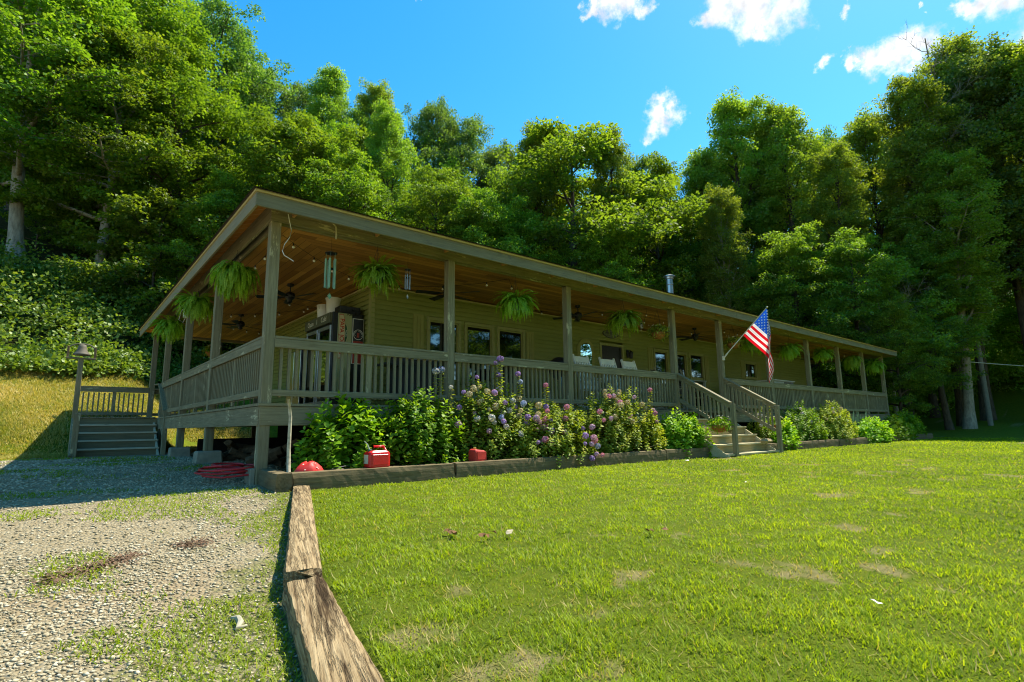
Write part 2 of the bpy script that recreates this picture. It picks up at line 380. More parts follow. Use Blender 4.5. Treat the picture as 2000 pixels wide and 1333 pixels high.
def ground_mats():
    # lawn
    m, N, L, o = newmat('lawn_soil')
    v = coords(N, L)
    a = noise(N, L, v, .55, 5, .6); b = noise(N, L, v, 7, 6, .65); c_ = noise(N, L, v, 90, 4, .7)
    c = ramp(N, L, b, [(.3, (.070, .105, .006)), (.5, (.160, .210, .008)), (.7, (.270, .280, .020))])
    c = mixc(N, L, ramp(N, L, a, [(.35, (0, 0, 0)), (.65, (1, 1, 1))]), c, (.150, .205, .010))
    at = N.new('ShaderNodeAttribute'); at.attribute_name = 'lv'; p = ramp(N, L, mathn(N, L, 'ADD', at.outputs['Fac'], mathn(N, L, 'MULTIPLY', mathn(N, L, 'SUBTRACT', b, .5), 1.2)), [(.3, (0, 0, 0)), (.9, (.85, .85, .85))])
    c = mixc(N, L, mathn(N, L, 'MULTIPLY', p, .9), c, (.42, .33, .17))
    c = mixc(N, L, mathn(N, L, 'MULTIPLY', c_, .55), c, (.035, .045, .008))
    bsdf(N, L, o, c, .95, c_, .9, .03, .1)
    lawn = m
    # driveway
    m, N, L, o = newmat('gravel_ground')
    v = coords(N, L)
    vo = N.new('ShaderNodeTexVoronoi'); vo.inputs['Scale'].default_value = 42; L.new(v, vo.inputs['Vector'])
    vs = N.new('ShaderNodeTexVoronoi'); vs.inputs['Scale'].default_value = 95; L.new(v, vs.inputs['Vector'])
    sp = N.new('ShaderNodeSeparateXYZ'); L.new(vo.outputs['Color'], sp.inputs[0])
    c = ramp(N, L, sp.outputs[0], [(0, (.27, .22, .125)), (.5, (.37, .315, .19)), (1, (.47, .41, .27))])
    e = ramp(N, L, vs.outputs['Distance'], [(.1, (0, 0, 0)), (.55, (1, 1, 1))])
    c = mixc(N, L, mathn(N, L, 'MULTIPLY', e, .5), c, (.14, .105, .055))
    d = noise(N, L, v, .8, 6, .7)
    c = mixc(N, L, ramp(N, L, d, [(.52, (0, 0, 0)), (.66, (.85, .85, .85))]), c, (.27, .205, .115))
    g = noise(N, L, v, 1.3, 8, .72)
    sepv = N.new('ShaderNodeSeparateXYZ'); L.new(v, sepv.inputs[0])
    # weedy towards the sleepers
    gx_ = N.new('ShaderNodeMapRange'); L.new(mathn(N, L, 'SUBTRACT', sepv.outputs[0], mathn(N, L, 'MULTIPLY', sepv.outputs[1], .33)), gx_.inputs['Value'])
    gx_.inputs['From Min'].default_value = -1.1; gx_.inputs['From Max'].default_value = .6
    gx_.inputs['To Min'].default_value = -.42; gx_.inputs['To Max'].default_value = .16
    gf = ramp(N, L, mathn(N, L, 'ADD', g, gx_.outputs[0]), [(.46, (0, 0, 0)), (.56, (.8, .8, .8))])
    c = mixc(N, L, gf, c, (.11, .125, .022))
    h = mathn(N, L, 'MULTIPLY', vo.outputs['Distance'], -1)
    bsdf(N, L, o, c, .9, h, .8, .03, .2)
    drive = m
    # hillside / forest floor
    m, N, L, o = newmat('forest_floor')
    v = coords(N, L)
    a = noise(N, L, v, .5, 6, .65); b = noise(N, L, v, 9, 6, .7)
    c = ramp(N, L, b, [(.3, (.016, .020, .006)), (.55, (.04, .042, .014)), (.75, (.085, .075, .030))])
    c = mixc(N, L, ramp(N, L, a, [(.4, (0, 0, 0)), (.6, (1, 1, 1))]), c, (.030, .055, .010))
    bsdf(N, L, o, c, .95, b, .8, .06, .1)
    hill = m
    m, N, L, o = newmat('bark_mulch')
    v = coords(N, L); b = noise(N, L, v, 40, 6, .7)
    c = ramp(N, L, b, [(.3, (.016, .009, .005)), (.55, (.055, .032, .016)), (.75, (.16, .10, .055))])
    bsdf(N, L, o, c, .95, b, 1, .03, .1)
    return lawn, drive, hill, m
MG = ground_mats()
submesh('lawn', is_lawn, MG[0]); submesh('driveway', is_drive, MG[1]); submesh('hillside', is_hill, MG[2])
bed = submesh('flower_bed', is_bed, MG[3]); bed.location.z = .12

# ============================================================ foliage geometry
def unit(v): return v/np.maximum(np.linalg.norm(v, axis=-1, keepdims=True), 1e-9)
def leafset(P, D, Nn, Ls, Ws, shape='kite', fold=.18, curl=.12):
    """one leaf per row: base P, axis D, normal Nn, length Ls, half width Ws"""
    D = unit(D); B = unit(np.cross(D, Nn)); Nn = np.cross(B, D)
    Ls = np.broadcast_to(np.asarray(Ls, float), (len(P),))[:, None]; Ws = np.broadcast_to(np.asarray(Ws, float), (len(P),))[:, None]
    n = len(P)
    if shape == 'quad':
        V = np.stack([P, P+D*Ls*.5+B*Ws+Nn*Ls*.05, P+D*Ls, P+D*Ls*.5-B*Ws+Nn*Ls*.05], 1); F0 = np.array([[0, 1, 2, 3]])
    elif shape == 'kite':
        V = np.stack([P, P+D*Ls*.42+B*Ws+Nn*Ws*fold, P+D*Ls-Nn*Ls*curl, P+D*Ls*.42-B*Ws+Nn*Ws*fold, P+D*Ls*.45], 1)
        F0 = np.array([[0, 1, 2, 4], [0, 4, 2, 3]])
    elif shape == 'broad':
        u = Nn*Ws*fold
        V = np.stack([P, P+D*Ls*.28+B*Ws*.92+u, P+D*Ls*.28-B*Ws*.92+u, P+D*Ls*.62+B*Ws*.82+u-Nn*Ls*curl*.3, P+D*Ls*.62-B*Ws*.82+u-Nn*Ls*curl*.3,
                      P+D*Ls-Nn*Ls*curl, P+D*Ls*.30, P+D*Ls*.66-Nn*Ls*curl*.3], 1)
        F0 = np.array([[0, 1, 6, 2], [6, 1, 3, 7], [2, 6, 7, 4], [7, 3, 5, 4]])
    elif shape == 'blade':      # grass: tapered strip bending over
        V = np.stack([P-B*Ws, P+B*Ws, P+D*Ls*.55+B*Ws*.75+Nn*Ls*.05, P+D*Ls*.55-B*Ws*.75+Nn*Ls*.05, P+D*Ls*.95+Nn*Ls*.30], 1)
        F0 = np.array([[0, 1, 2, 3], [3, 2, 4, 4]])
    k = V.shape[1]
    F = (np.arange(n)*k)[:, None, None]+F0[None]
    return V.reshape(-1, 3), F.reshape(-1, 4), k
def rdir(n, r): 
    v = r.normal(size=(n, 3)); return unit(v)

def tree_mesh(seed, H, R, style):
    """trunk mesh and crown mesh; origin at the foot of the trunk"""
    r = np.random.default_rng(seed); mb = MB()
    lean = r.normal(0, .02, 2)*H
    def trunkp(t): return np.array([lean[0]*t+.12*sin(4*t+seed), lean[1]*t+.12*cos(5*t+seed), H*.93*t])
    r0 = {'maple': .017, 'poplar': .0125, 'oak': .017, 'sapling': .012}[style]*H
    n = 12
    mb.tube([trunkp(i/n) for i in range(n+1)], [r0*(1.35 if i == 0 else 1)*(1-.9*(i/n)) for i in range(n+1)], 8)
    tips = []
    nl = {'maple': 30, 'poplar': 38, 'oak': 26, 'sapling': 18}[style]
    hb = {'maple': .22, 'poplar': .26, 'oak': .30, 'sapling': .12}[style]
    for i in range(nl):
        t = hb+(1-hb)*((i+r.random()*.8)/nl)**.9
        u = (t-hb)/(1-hb)
        if style == 'maple': prof = (sin(pi*min(1, .22+.78*u)))**.7*1.0 if u < .98 else .3
        elif style == 'poplar': prof = .55+.55*sin(pi*min(1, u*1.02))**1.0 if u < .8 else .95*(1-u)/.2*.8+.25
        elif style == 'oak': prof = (sin(pi*min(1, .18+.80*u)))**.6
        else: prof = (1-u)**.6*.95+.15
        ln = R*prof*(.72+.5*r.random())
        az = i*2.399+r.normal(0, .35); p0 = trunkp(t*.97)
        pitch = {'maple': .30, 'poplar': .75, 'oak': .45, 'sapling': .25}[style]+.5*u+r.normal(0, .14)
        d = np.array([cos(az)*cos(pitch), sin(az)*cos(pitch), sin(pitch)])
        pts = [p0]; m = 5
        for k in range(1, m+1):
            d2 = unit(d+np.array([0, 0, .10*k if style in ('poplar', 'oak') else -.05*k])+r.normal(0, .10, 3))
            pts.append(pts[-1]+d2*ln/m)
        rb = r0*(1-.85*t)*.55+.01
        mb.tube([tuple(p) for p in pts], [rb*(1-.8*k/m) for k in range(m+1)], 5, cap=False)
        ns = int(3+ln*1.6)
        for q in range(ns):
            f = .25+.75*(q+r.random())/ns; k = min(m-1, int(f*m)); p = pts[k]+(pts[k+1]-pts[k])*(f*m-k)
            az2 = az+(1 if q % 2 else -1)*(.5+.7*r.random()); sl = ln*(.22+.20*r.random())+.35
            e = np.array([cos(az2), sin(az2), r.normal(.12, .25)]); e = unit(e)*sl
            mb.tube([tuple(p), tuple(p+e*.5+np.array([0, 0, .05])), tuple(p+e)], [rb*.3, rb*.2, .006], 4, cap=False)
            tips += [(p+e*.45, .8), (p+e*.95, 1.)]
            if style != 'sapling': tips.append((p+e*.7+r.normal(0, .28, 3), .9))
        tips.append((pts[-1], 1.1))
    T = np.array([t[0] for t in tips]); W = np.array([t[1] for t in tips])
    per = {'maple': 92, 'poplar': 84, 'oak': 84, 'sapling': 90}[style]
    rad = {'maple': .54, 'poplar': .44, 'oak': .52, 'sapling': .42}[style]
    flat = {'maple': .36, 'poplar': .75, 'oak': .6, 'sapling': .32}[style]
    idx = np.repeat(np.arange(len(T)), per); nn = len(idx)
    off = r.normal(size=(nn, 3)); off = unit(off)*(r.random((nn, 1))**.45); off[:, 2] *= flat
    cl = T[idx]; outw = unit(np.c_[cl[:, :2]-0, np.zeros(nn)])
    P = cl+off*(rad*W[idx])[:, None]
    P[:, 2] -= (off[:, 0]**2+off[:, 1]**2)*rad*.30
    D = unit(off*np.array([1, 1, .4])+rdir(nn, r)*.7+outw*.25+np.array([0, 0, -.25]))
    Nn = unit(np.array([0, 0, 1.])+rdir(nn, r)*(.75 if style in ('maple', 'sapling') else 1.3)+outw*.2)
    sz = {'maple': .125, 'poplar': .115, 'oak': .125, 'sapling': .115}[style]*(.65+.6*r.random(nn))
    V, F, k = leafset(P, D, Nn, sz, sz*.42, 'quad')
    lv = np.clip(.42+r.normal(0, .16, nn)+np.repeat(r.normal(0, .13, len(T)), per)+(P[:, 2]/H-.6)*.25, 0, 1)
    tm = bpy.data.meshes.new('trunk'); tm.from_pydata(mb.v, [], mb.f); tm.update(); tm.shade_smooth()
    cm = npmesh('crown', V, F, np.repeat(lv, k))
    return tm, cm

def barkmat(name, d, l):
    m, N, L, o = newmat(name); v = coords(N, L, (1, 1, .25))
    a = noise(N, L, v, 14, 7, .7); b = noise(N, L, coords(N, L), 1.2, 4)
    c = ramp(N, L, a, [(.32, d), (.62, l)]); c = mixc(N, L, mathn(N, L, 'MULTIPLY', b, .5), c, tuple(x*.55 for x in l))
    bsdf(N, L, o, c, .9, a, 1, .03, .1); return m
BK_PALE = barkmat('bark_pale', (.15, .125, .08), (.42, .37, .27)); BK_DARK = barkmat('bark_dark', (.035, .028, .018), (.13, .105, .07))
VAR = {}
def variants(style, seeds, H, R, mat):
    out = []
    for s_ in seeds:
        tm, cm = tree_mesh(s_, H, R, style); cm.materials.append(mat); tm.materials.append(BK_DARK); out.append((tm, cm))
    VAR[style] = (out, H, R)
variants('maple', (11, 12, 13), 14, 3.5, LM_MAPLE)
variants('poplar', (21, 22, 23), 22, 2.6, LM_POPLAR)
variants('oak', (31, 32), 18, 3.5, LM_OAK)
variants('sapling', (41, 42), 7, 2.7, LM_DEEP)
# deeper green and pale-barked versions share the same shapes
def alt(style, newstyle, leaf=None, bark=None):
    out = []
    for tm, cm in VAR[style][0]:
        if bark: tm = tm.copy(); tm.materials.clear(); tm.materials.append(bark)
        if leaf: cm = cm.copy(); cm.materials.clear(); cm.materials.append(leaf)
        out.append((tm, cm))
    VAR[newstyle] = (out, VAR[style][1], VAR[style][2])
alt('maple', 'maple_deep', LM_DEEP); alt('maple', 'maple_pale', None, BK_PALE); alt('poplar', 'poplar_pale', None, BK_PALE)
def ground_at(px, depth):
    d = ray(px, 830.); p = CAMP+d*depth; return float(p[0]), float(p[1])
_tc = [0]
def tree(px, depth, toppy, style, label, w=1.0, group='trees on the wooded hillside', sink=.25, name=None):
    x, y = ground_at(px, depth)
    if not style.endswith('_pale'):
        d1 = ray(px, max(toppy, -60)); rr = math.hypot(x-CAMP[0], y-CAMP[1]); n1 = math.hypot(d1[0], d1[1]); x, y = CAMP[0]+d1[0]/n1*rr, CAMP[1]+d1[1]/n1*rr
    z = gh1(x, y)-sink; vx, vy = x-CAMP[0], y-CAMP[1]
    a_ = vx*AF[0]+vy*AF[1]; b_ = vx*AU[0]+vy*AU[1]; k_ = (666.5-toppy)/FPX
    h = max(3.0, (CAMP[2]+(b_-k_*a_)/(k_*AF[2]-AU[2])-z)*.985)
    var, H, R = VAR[style]; tm, cm = var[_tc[0] % len(var)]; _tc[0] += 1
    e = empty(name or {'maple': 'maple_tree', 'maple_deep': 'maple_tree', 'maple_pale': 'maple_tree', 'poplar': 'poplar_tree', 'poplar_pale': 'poplar_tree',
                       'oak': 'oak_tree', 'sapling': 'young_tree'}[style], (x, y, z), random.random()*6.28, label, 'tree', group)
    s = h/H; sw = s*w if s < 1.25 else 1.25*w+(s-1.25)*.5
    e.scale = (sw, sw, s)
    a = bpy.data.objects.new('trunk', tm); COL.objects.link(a); a.parent = e
    b = bpy.data.objects.new('crown', cm); COL.objects.link(b); b.parent = e
    return e
TREES = [
 (-18, 24, -160, 'maple_pale', 'big maple with a pale forked trunk at the far left edge', 1.1),
 (168, 25, 20, 'maple_pale', 'bright maple with a leaning mottled trunk left of the bell post', 1.0),
 (405, 29, 95, 'maple', 'round bright yellow-green maple directly above the left end of the roof', 1.0),
 (590, 28, 180, 'maple', 'bright maple above the near corner of the roof', 1.0),
 (290, 32, -60, 'maple', 'tall light green maple between the two pale-trunked maples', 1.1),
 (100, 31, -160, 'maple', 'tall light green tree reaching out of the top left corner', 1.1),
 (430, 37, -10, 'oak', 'tall dark blue-green oak with open crown beside the sky at upper left', 1.05),
 (510, 40, 105, 'oak', 'dark oak on the skyline just right of the tallest open-crowned oak', .8),
 (590, 42, 150, 'oak', 'lower dark oak on the skyline above the near roof corner', .85),
 (225, 27.5, 300, 'maple_deep', 'shaded understory maple with layered boughs behind the bell', .9),
 (330, 26, 370, 'sapling', 'small shaded tree just left of the roof edge', 1.1),
 (90, 26.5, 360, 'sapling', 'small shaded tree with silvery leaves by the forked trunk', 1.2),
 (455, 26.5, 320, 'maple_deep', 'deep green understory maple above the left roof slope', .8),
 (665, 36, 98, 'poplar', 'narrow pointed tree highest on the skyline above the hanging chimes', .9),
 (735, 37, 118, 'poplar', 'tall narrow tree on the skyline right of the pointed one', .9),
 (775, 32, 165, 'poplar', 'slim dark-trunked tree wrapped in leaves above the first fern', .9),
 (850, 41, 170, 'oak', 'thin open-topped tree on the skyline where the ridge starts to fall', .7),
 (900, 41, 205, 'oak', 'dark oak on the falling skyline left of the gap', .85),
 (975, 42, 258, 'oak', 'low dark oak at the left side of the skyline gap', .8),
 (680, 27, 265, 'maple', 'bright green maple above the roof between chimes and first fern', .85),
 (835, 28, 300, 'maple', 'bright bushy maple above the third porch post', .8),
 (945, 27, 325, 'maple', 'glowing yellow-green maple above the big hanging fern', .75),
 (760, 25, 400, 'maple_deep', 'dark green small maple low behind the roof near the first window', .8),
 (1110, 30, 188, 'maple_deep', 'large deep green tree with two tops right of the skyline gap', 1.15),
 (1060, 33, 200, 'poplar', 'tall leafy tree joined to the left side of the two-topped tree', .85),
 (1180, 32, 215, 'poplar', 'pointed tree at the right shoulder of the two-topped tree', .75),
 (1010, 28, 370, 'maple', 'yellow-green maple below the skyline gap behind the roof', .75),
 (1175, 28, 400, 'maple', 'yellow-green maple behind the roof left of the flue pipe', .8),
 (1250, 40, 285, 'oak', 'dark oak below the small white cloud', .85),
 (1300, 34, 305, 'maple', 'light green maple directly above the flue pipe', .95),
 (1345, 37, 262, 'poplar', 'leafy tree on the skyline just right of the small white cloud', .9),
 (1410, 36, 138, 'poplar', 'tall tree with a broad flat-topped crown beside the cloud', 1.05),
 (1437, 30, 330, 'poplar_pale', 'tree with a thick pale trunk rising behind the roof left of the flag', .9),
 (1535, 35, 145, 'poplar', 'tall round-topped tree second from the right skyline dip', 1.0),
 (1610, 33, 250, 'poplar', 'mid green tree in front of the right skyline dip', .95),
 (1690, 36, 170, 'poplar', 'thin-topped tree just left of the large right cloud', .95),
 (1530, 29, 420, 'maple_deep', 'shaded maple behind the roof above the flag', .95),
 (1650, 28, 430, 'maple_deep', 'shaded maple behind the right end of the roof', .95),
 (1775, 32, 90, 'poplar', 'sunlit poplar in front of the highest right-hand trees', 1.0),
 (1815, 35, 38, 'poplar', 'highest tree of the right side beside the large cloud', 1.0),
 (1905, 33, 60, 'oak', 'broad dark tree at upper right below the bare twigs', 1.0),
 (1990, 31, 20, 'poplar', 'tall dark tree cut by the right edge of the view', 1.1),
 (640, 33, 215, 'maple', 'rounded light green maple filling the slope below the left skyline', .85),
 (1000, 36, 290, 'maple_deep', 'leafy green tree at the bottom of the skyline gap', .8),
 (1255, 37, 300, 'maple', 'pale green maple under the small cloud', .75),
 (1470, 40, 235, 'oak', 'dark tree between the two tall round-topped trees', .8),
 (1590, 41, 230, 'oak', 'dark oak at the lowest point of the right skyline dip', .8),
 (1745, 38, 190, 'poplar', 'slender tree left of the large right cloud tree', .85),
 (1730, 25.5, 560, 'maple', 'low bright green maple just past the right end of the porch', .80),
 (1893, 29, 260, 'poplar_pale', 'tree with a bare grey trunk standing on the lawn at right', 1.25),
 (1990, 36, 330, 'maple_deep', 'dark tree behind the grey trunk at the right edge', 1.1),
 (1800, 30, 450, 'maple_deep', 'dark full tree between the bright maple and the grey trunk', .95),
]
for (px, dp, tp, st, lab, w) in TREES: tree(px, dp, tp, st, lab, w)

# the unbroken wood further up the slope: one mass
def forest_mass():
    r = np.random.default_rng(5); Ps = []; n = 0
    Vs = []; Fs = []; lvs = []; base = 0
    spots = []
    for i in range(150):
        px = -250+2500*(i+.5)/150+r.normal(0, 12); dp = 37+9*r.random()
        SK = [(-300, -200), (0, -150), (330, -50), (480, 60), (560, 150), (680, 140), (820, 190), (950, 262), (1010, 285), (1080, 235), (1200, 255), (1260, 312), (1340, 315), (1400, 215), (1500, 225), (1600, 245), (1700, 215), (1780, 120), (1900, 90), (2300, 60)]
        x, y = ground_at(px, dp); tp = float(np.interp(px, [q[0] for q in SK], [q[1] for q in SK]))+25+150*r.random()**1.3
        d1 = ray(px, max(tp, -60)); n1 = math.hypot(d1[0], d1[1]); rr = math.hypot(x-CAMP[0], y-CAMP[1]); x, y = CAMP[0]+d1[0]/n1*rr, CAMP[1]+d1[1]/n1*rr
        vx, vy = x-CAMP[0], y-CAMP[1]; a_ = vx*AF[0]+vy*AF[1]; b_ = vx*AU[0]+vy*AU[1]; k_ = (666.5-tp)/FPX
        spots.append((x, y, max(4, CAMP[2]+(b_-k_*a_)/(k_*AF[2]-AU[2])-gh1(x, y)-1)))
    for i in range(70):
        px = -150+2300*(i+.5)/70+r.normal(0, 12); dp = 26+5*r.random()
        if 1700 < px: dp += 12
        if px < 520: dp += 4
        x, y = ground_at(px, dp); spots.append((x, y, 2.5+3.5*r.random()))
    for (x, y, h) in spots:
        z = gh1(x, y); nc = int(22+h*3.2)
        c = np.array([x, y, z+h*.5])+unit(r.normal(size=(nc, 3)))*(r.random((nc, 1))**.4)*np.array([2.0, 2.0, h*.5])*(1 if h > 7 else 1.25)
        per = 75; P = np.repeat(c, per, 0)+unit(r.normal(size=(nc*per, 3)))*(r.random((nc*per, 1))**.5)*np.array([.85, .85, .5])
        D = unit(rdir(len(P), r)+np.array([0, 0, -.2])); Nn = unit(rdir(len(P), r)+np.array([0, 0, .8]))
        s = .18*(.6+.6*r.random(len(P))); V, F, k = leafset(P, D, Nn, s, s*.42, 'quad')
        Vs.append(V); Fs.append(F+base); base += len(V); lvs.append(np.repeat(np.clip(.4+r.normal(0, .12)+r.normal(0, .15, len(P)), 0, 1), k))
    me = npmesh('woodland', np.concatenate(Vs), np.concatenate(Fs), np.concatenate(lvs))
    tag(link('woodland', me, LM_DEEP), 'dense green wood filling the slope behind the nearer trees', 'woodland', kind='stuff')
forest_mass()

def undergrowth():
    r = np.random.default_rng(9); C = []
    # bank edge at the left and behind the house
    for i in range(1500):
        x = -10+34*r.random(); s = 6.4+8.5*r.random()**1.1
        y = s+float(9.4+3.8*smooth01((x+.6)/2.2)); h = (.2+1.5*smooth01((s-6)/4)*r.random()**.6)
        if x > 3 and r.random() < .4: continue
        C.append((x, y, gh1(x, y)+h*(.3+.9*r.random()), .55+.35*r.random()))
    for i in range(500):
        px = 1560+520*r.random(); dp = 38+10*r.random(); x, y = ground_at(px, dp)
        if x < 30: continue
        C.append((x, y, gh1(x, y)+1.4*r.random()**1.5, .8))
    C = np.array(C); per = 90; n = len(C)*per; rr = np.repeat(C[:, 3], per)[:, None]
    o = unit(r.normal(size=(n, 3)))*(r.random((n, 1))**.5); o[:, 2] = np.abs(o[:, 2])*.8-.1
    P = np.repeat(C[:, :3], per, 0)+o*rr
    D = unit(o+rdir(n, r)*.8); Nn = unit(np.array([0, -.2, 1.])+rdir(n, r)*.8)
    s = .15*(.5+.8*r.random(n)); V, F, k = leafset(P, D, Nn, s, s*.40, 'quad')
    lv = np.clip(.45+np.repeat(r.normal(0, .18, len(C)), per)+r.normal(0, .15, n), 0, 1)
    me = npmesh('undergrowth', V, F, np.repeat(lv, k))
    tag(link('undergrowth', me, LM_BRUSH), 'bright leafy brush along the top of the grassy bank', 'undergrowth', kind='stuff')
undergrowth()

# bare dead tree over the right end of the porch
def dead_tree(px, dp, h, label, up=1.2):
    r = np.random.default_rng(77); x, y = ground_at(px, dp); z = gh1(x, y)-.2
    e = empty('dead_tree', (x, y, z), .6, label, 'tree'); mb = MB(); tw = MB()
    mb.tube([(0, 0, 0), (.1, .05, h*.4), (.3, .1, h*.75), (.35, .25, h)], [.13, .10, .06, .03], 7)
    def br(p, d, l, rad, lev):
        pts = [p]; q = np.array(p)
        for k in range(4):
            d = unit(d+r.normal(0, .18, 3)+np.array([0, 0, .05])); q = q+d*l/4; pts.append(q)
            if lev < 3:
                for s in (0, 1):
                    if r.random() < .75: br(q, unit(d+r.normal(0, .65, 3)), l*.5, rad*.5, lev+1)
        tw.tube([tuple(a) for a in pts], [rad*(1-.2*k) for k in range(5)], 4, cap=False)
    for i in range(12):
        t = .5+.5*i/12; az = i*2.4; br(np.array([.3*t, .15*t, h*t]), unit(np.array([cos(az), sin(az), .35*up])), 2.3*(1.2-t*.5), .03, 1)
    bk = plain('dead_wood', (.22, .19, .13), .9)
    mb.build('trunk', bk, e, smooth=True); tw.build('branch', bk, e)
dead_tree(1755, 27.5, 8.6, 'leafless grey dead tree beside the right end of the roof')
dead_tree(1935, 30, 24.5, 'bare twigs of a dead treetop sticking up against the sky at upper right', 2.2)

# trees across the valley, behind the viewer, seen only in the window glass
for i, (x, y, st) in enumerate([(-14, -34, 'maple'), (-4, -38, 'maple_deep'), (6, -36, 'maple'), (15, -40, 'maple'), (25, -37, 'maple_deep'), (36, -42, 'maple'), (48, -40, 'maple'), (62, -40, 'maple_deep'), (75, -36, 'maple'), (88, -38, 'maple_deep'), (102, -34, 'maple'), (118, -34, 'maple'), (135, -30, 'maple_deep')]):
    var, H, R = VAR[st]; tm, cm = var[i % 3]
    e = empty('maple_tree', (x, y, gh1(x, y)-.2), i*1.3, 'tree of the valley row number-less across the lawn behind the viewer', 'tree', 'trees across the valley'); e.scale = (2.3, 2.3, 2.1)
    e['label'] = 'maple in the far row across the lawn facing the porch'
    a = bpy.data.objects.new('trunk', tm); COL.objects.link(a); a.parent = e
    b = bpy.data.objects.new('crown', cm); COL.objects.link(b); b.parent = e

# ============================================================ the house with its porch
M_SID = plain('siding', (.240, .252, .060), .6, .06, .3, sc_=1.5)
M_TRIM = plain('trim_tan', (.300, .285, .095), .6, .06, .3)
M_SHUT = plain('shutter_tan', (.290, .270, .070), .6, .06, .3)
M_DRIP = plain('drip_edge_tan', (.52, .43, .21), .5, .06, .3)
M_ROOF = plain('roof_shingle', (.075, .07, .06), .95, .3, .1, sc_=30)
M_BLACK = plain('black_metal', (.012, .012, .012), .45, .2, .4)
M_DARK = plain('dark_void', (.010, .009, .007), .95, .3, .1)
M_WHITE = plain('white_paint', (.72, .69, .58), .45, .05, .4)
M_STEEL = plain('galvanised', (.42, .43, .44), .35, .15, .5, .85)
M_WIRE = plain('wire_black', (.02, .02, .02), .6)
M_CONC = plain('concrete', (.27, .25, .18), .95, .2, .1, sc_=9)
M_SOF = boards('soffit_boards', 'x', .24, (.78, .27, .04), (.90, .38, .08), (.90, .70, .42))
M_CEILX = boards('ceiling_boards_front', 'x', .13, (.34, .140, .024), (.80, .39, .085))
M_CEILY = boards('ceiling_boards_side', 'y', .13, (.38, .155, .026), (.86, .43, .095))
def glassmat():
    m, N, L, o = newmat('window_glass')
    p = N.new('ShaderNodeBsdfPrincipled'); p.inputs['Base Color'].default_value = (.004, .006, .005, 1)
    p.inputs['Roughness'].default_value = .03; p.inputs['Specular IOR Level'].default_value = .9
    p.inputs['Coat Weight'].default_value = 1; p.inputs['Coat Roughness'].default_value = .02; p.inputs['Coat IOR'].default_value = 1.9
    v = coords(N, L); n = noise(N, L, v, 1.7, 2); b = N.new('ShaderNodeBump'); b.inputs['Strength'].default_value = .05; b.inputs['Distance'].default_value = .05
    L.new(n, b.inputs['Height']); L.new(b.outputs[0], p.inputs['Normal']); L.new(p.outputs[0], o.inputs['Surface']); return m
M_GLASS = glassmat()
m, N, L, o = newmat('mirror'); p_ = bsdf(N, L, o, (.8, .85, .8), .02, metal=1); M_MIRROR = m
m, N, L, o = newmat('bulb'); p_ = bsdf(N, L, o, (.75, .72, .62), .15, spec=.6); M_BULB = m

house = empty('ranch_house', (0, 0, 0), 0, 'long low olive-tan ranch house with a grey wraparound porch', 'house')
def pieces(name, boxes, mat, parent=None, bevel=0):
    for b in boxes:
        mb = MB(); mb.box(*b); mb.build(name, mat, parent or house, bevel)
HX0, HX1, HY0, HY1, WZ = 2.63, 23.9, 2.4, 9.45, 2.60
PX1, PY1 = 26.12, 12.0
# wall openings on the front: x0, x1, z0, z1 (outer edge of the trim)
WINS = [(3.95, 4.86, .62, 2.09), (4.96, 5.84, .62, 2.09), (5.93, 6.83, .62, 2.09), (12.32, 13.12, .55, 2.08), (13.45, 14.22, .55, 2.08), (18.22, 19.2, 1.38, 2.09)]
DOORS = [(9.72, 10.80, .03, 2.04), (14.36, 15.26, .03, 2.10)]
SHUTS = [(3.60, .62, 2.11), (6.87, .62, 2.06), (12.00, .55, 2.08), (15.31, .55, 2.08), (17.92, 1.38, 2.09), (19.23, 1.38, 2.09)]
def lap_wall(name, axis, pos, a0, a1, z0, z1, holes, outs):
    mb = MB(); e = .105; z = z0
    def P(a, d, zz): return (a, pos+outs*d, zz) if axis == 'x' else (pos+outs*d, a, zz)
    while z < z1-1e-4:
        zt = min(z+e, z1)
        cuts = sorted([(h[0], h[1]) for h in holes if h[2] < zt-.02 and h[3] > z+.02]); a = a0; segs = []
        for c0, c1 in cuts:
            if c0 > a: segs.append((a, c0))
            a = max(a, c1)
        if a < a1: segs.append((a, a1))
        for s0, s1 in segs:
            mb.face([P(s0, .030, z+.004), P(s1, .030, z+.004), P(s1, .024, z+e*.45), P(s0, .024, z+e*.45)])
            mb.face([P(s0, .024, z+e*.45), P(s1, .024, z+e*.45), P(s1, .004, zt+.004), P(s0, .004, zt+.004)])
            mb.face([P(s0, .0, z+.004), P(s1, .0, z+.004), P(s1, .030, z+.004), P(s0, .030, z+.004)])
        z = zt
    return mb.build(name, M_SID, house)
lap_wall('front_wall', 'x', HY0, HX0, HX1, 0, WZ, [(w[0]+.02, w[1]-.02, w[2]+.02, w[3]-.02) for w in WINS+DOORS], -1)
lap_wall('side_wall', 'y', HX0, HY0, HY1, 0, WZ, [], -1)
mb = MB(); mb.box(HX0+.12, HY0+.14, -.02, HX1, HY1, WZ-.01); mb.build('inner_wall', M_SID, house)
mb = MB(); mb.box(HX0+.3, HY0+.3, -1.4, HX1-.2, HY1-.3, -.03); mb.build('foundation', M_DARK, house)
mb = MB(); mb.box(HX0-.028, HY0-.026, 0, HX0+.075, HY0+.07, WZ-.002); mb.build('corner_trim', M_TRIM, house)
pieces('frieze_trim', [(HX0-.03, HY0-.045, WZ-.035, HX1, HY0-.022, WZ+.0), (HX0-.045, HY0-.02, WZ-.035, HX0-.022, HY1, WZ+.0)], M_DRIP, None, 0)
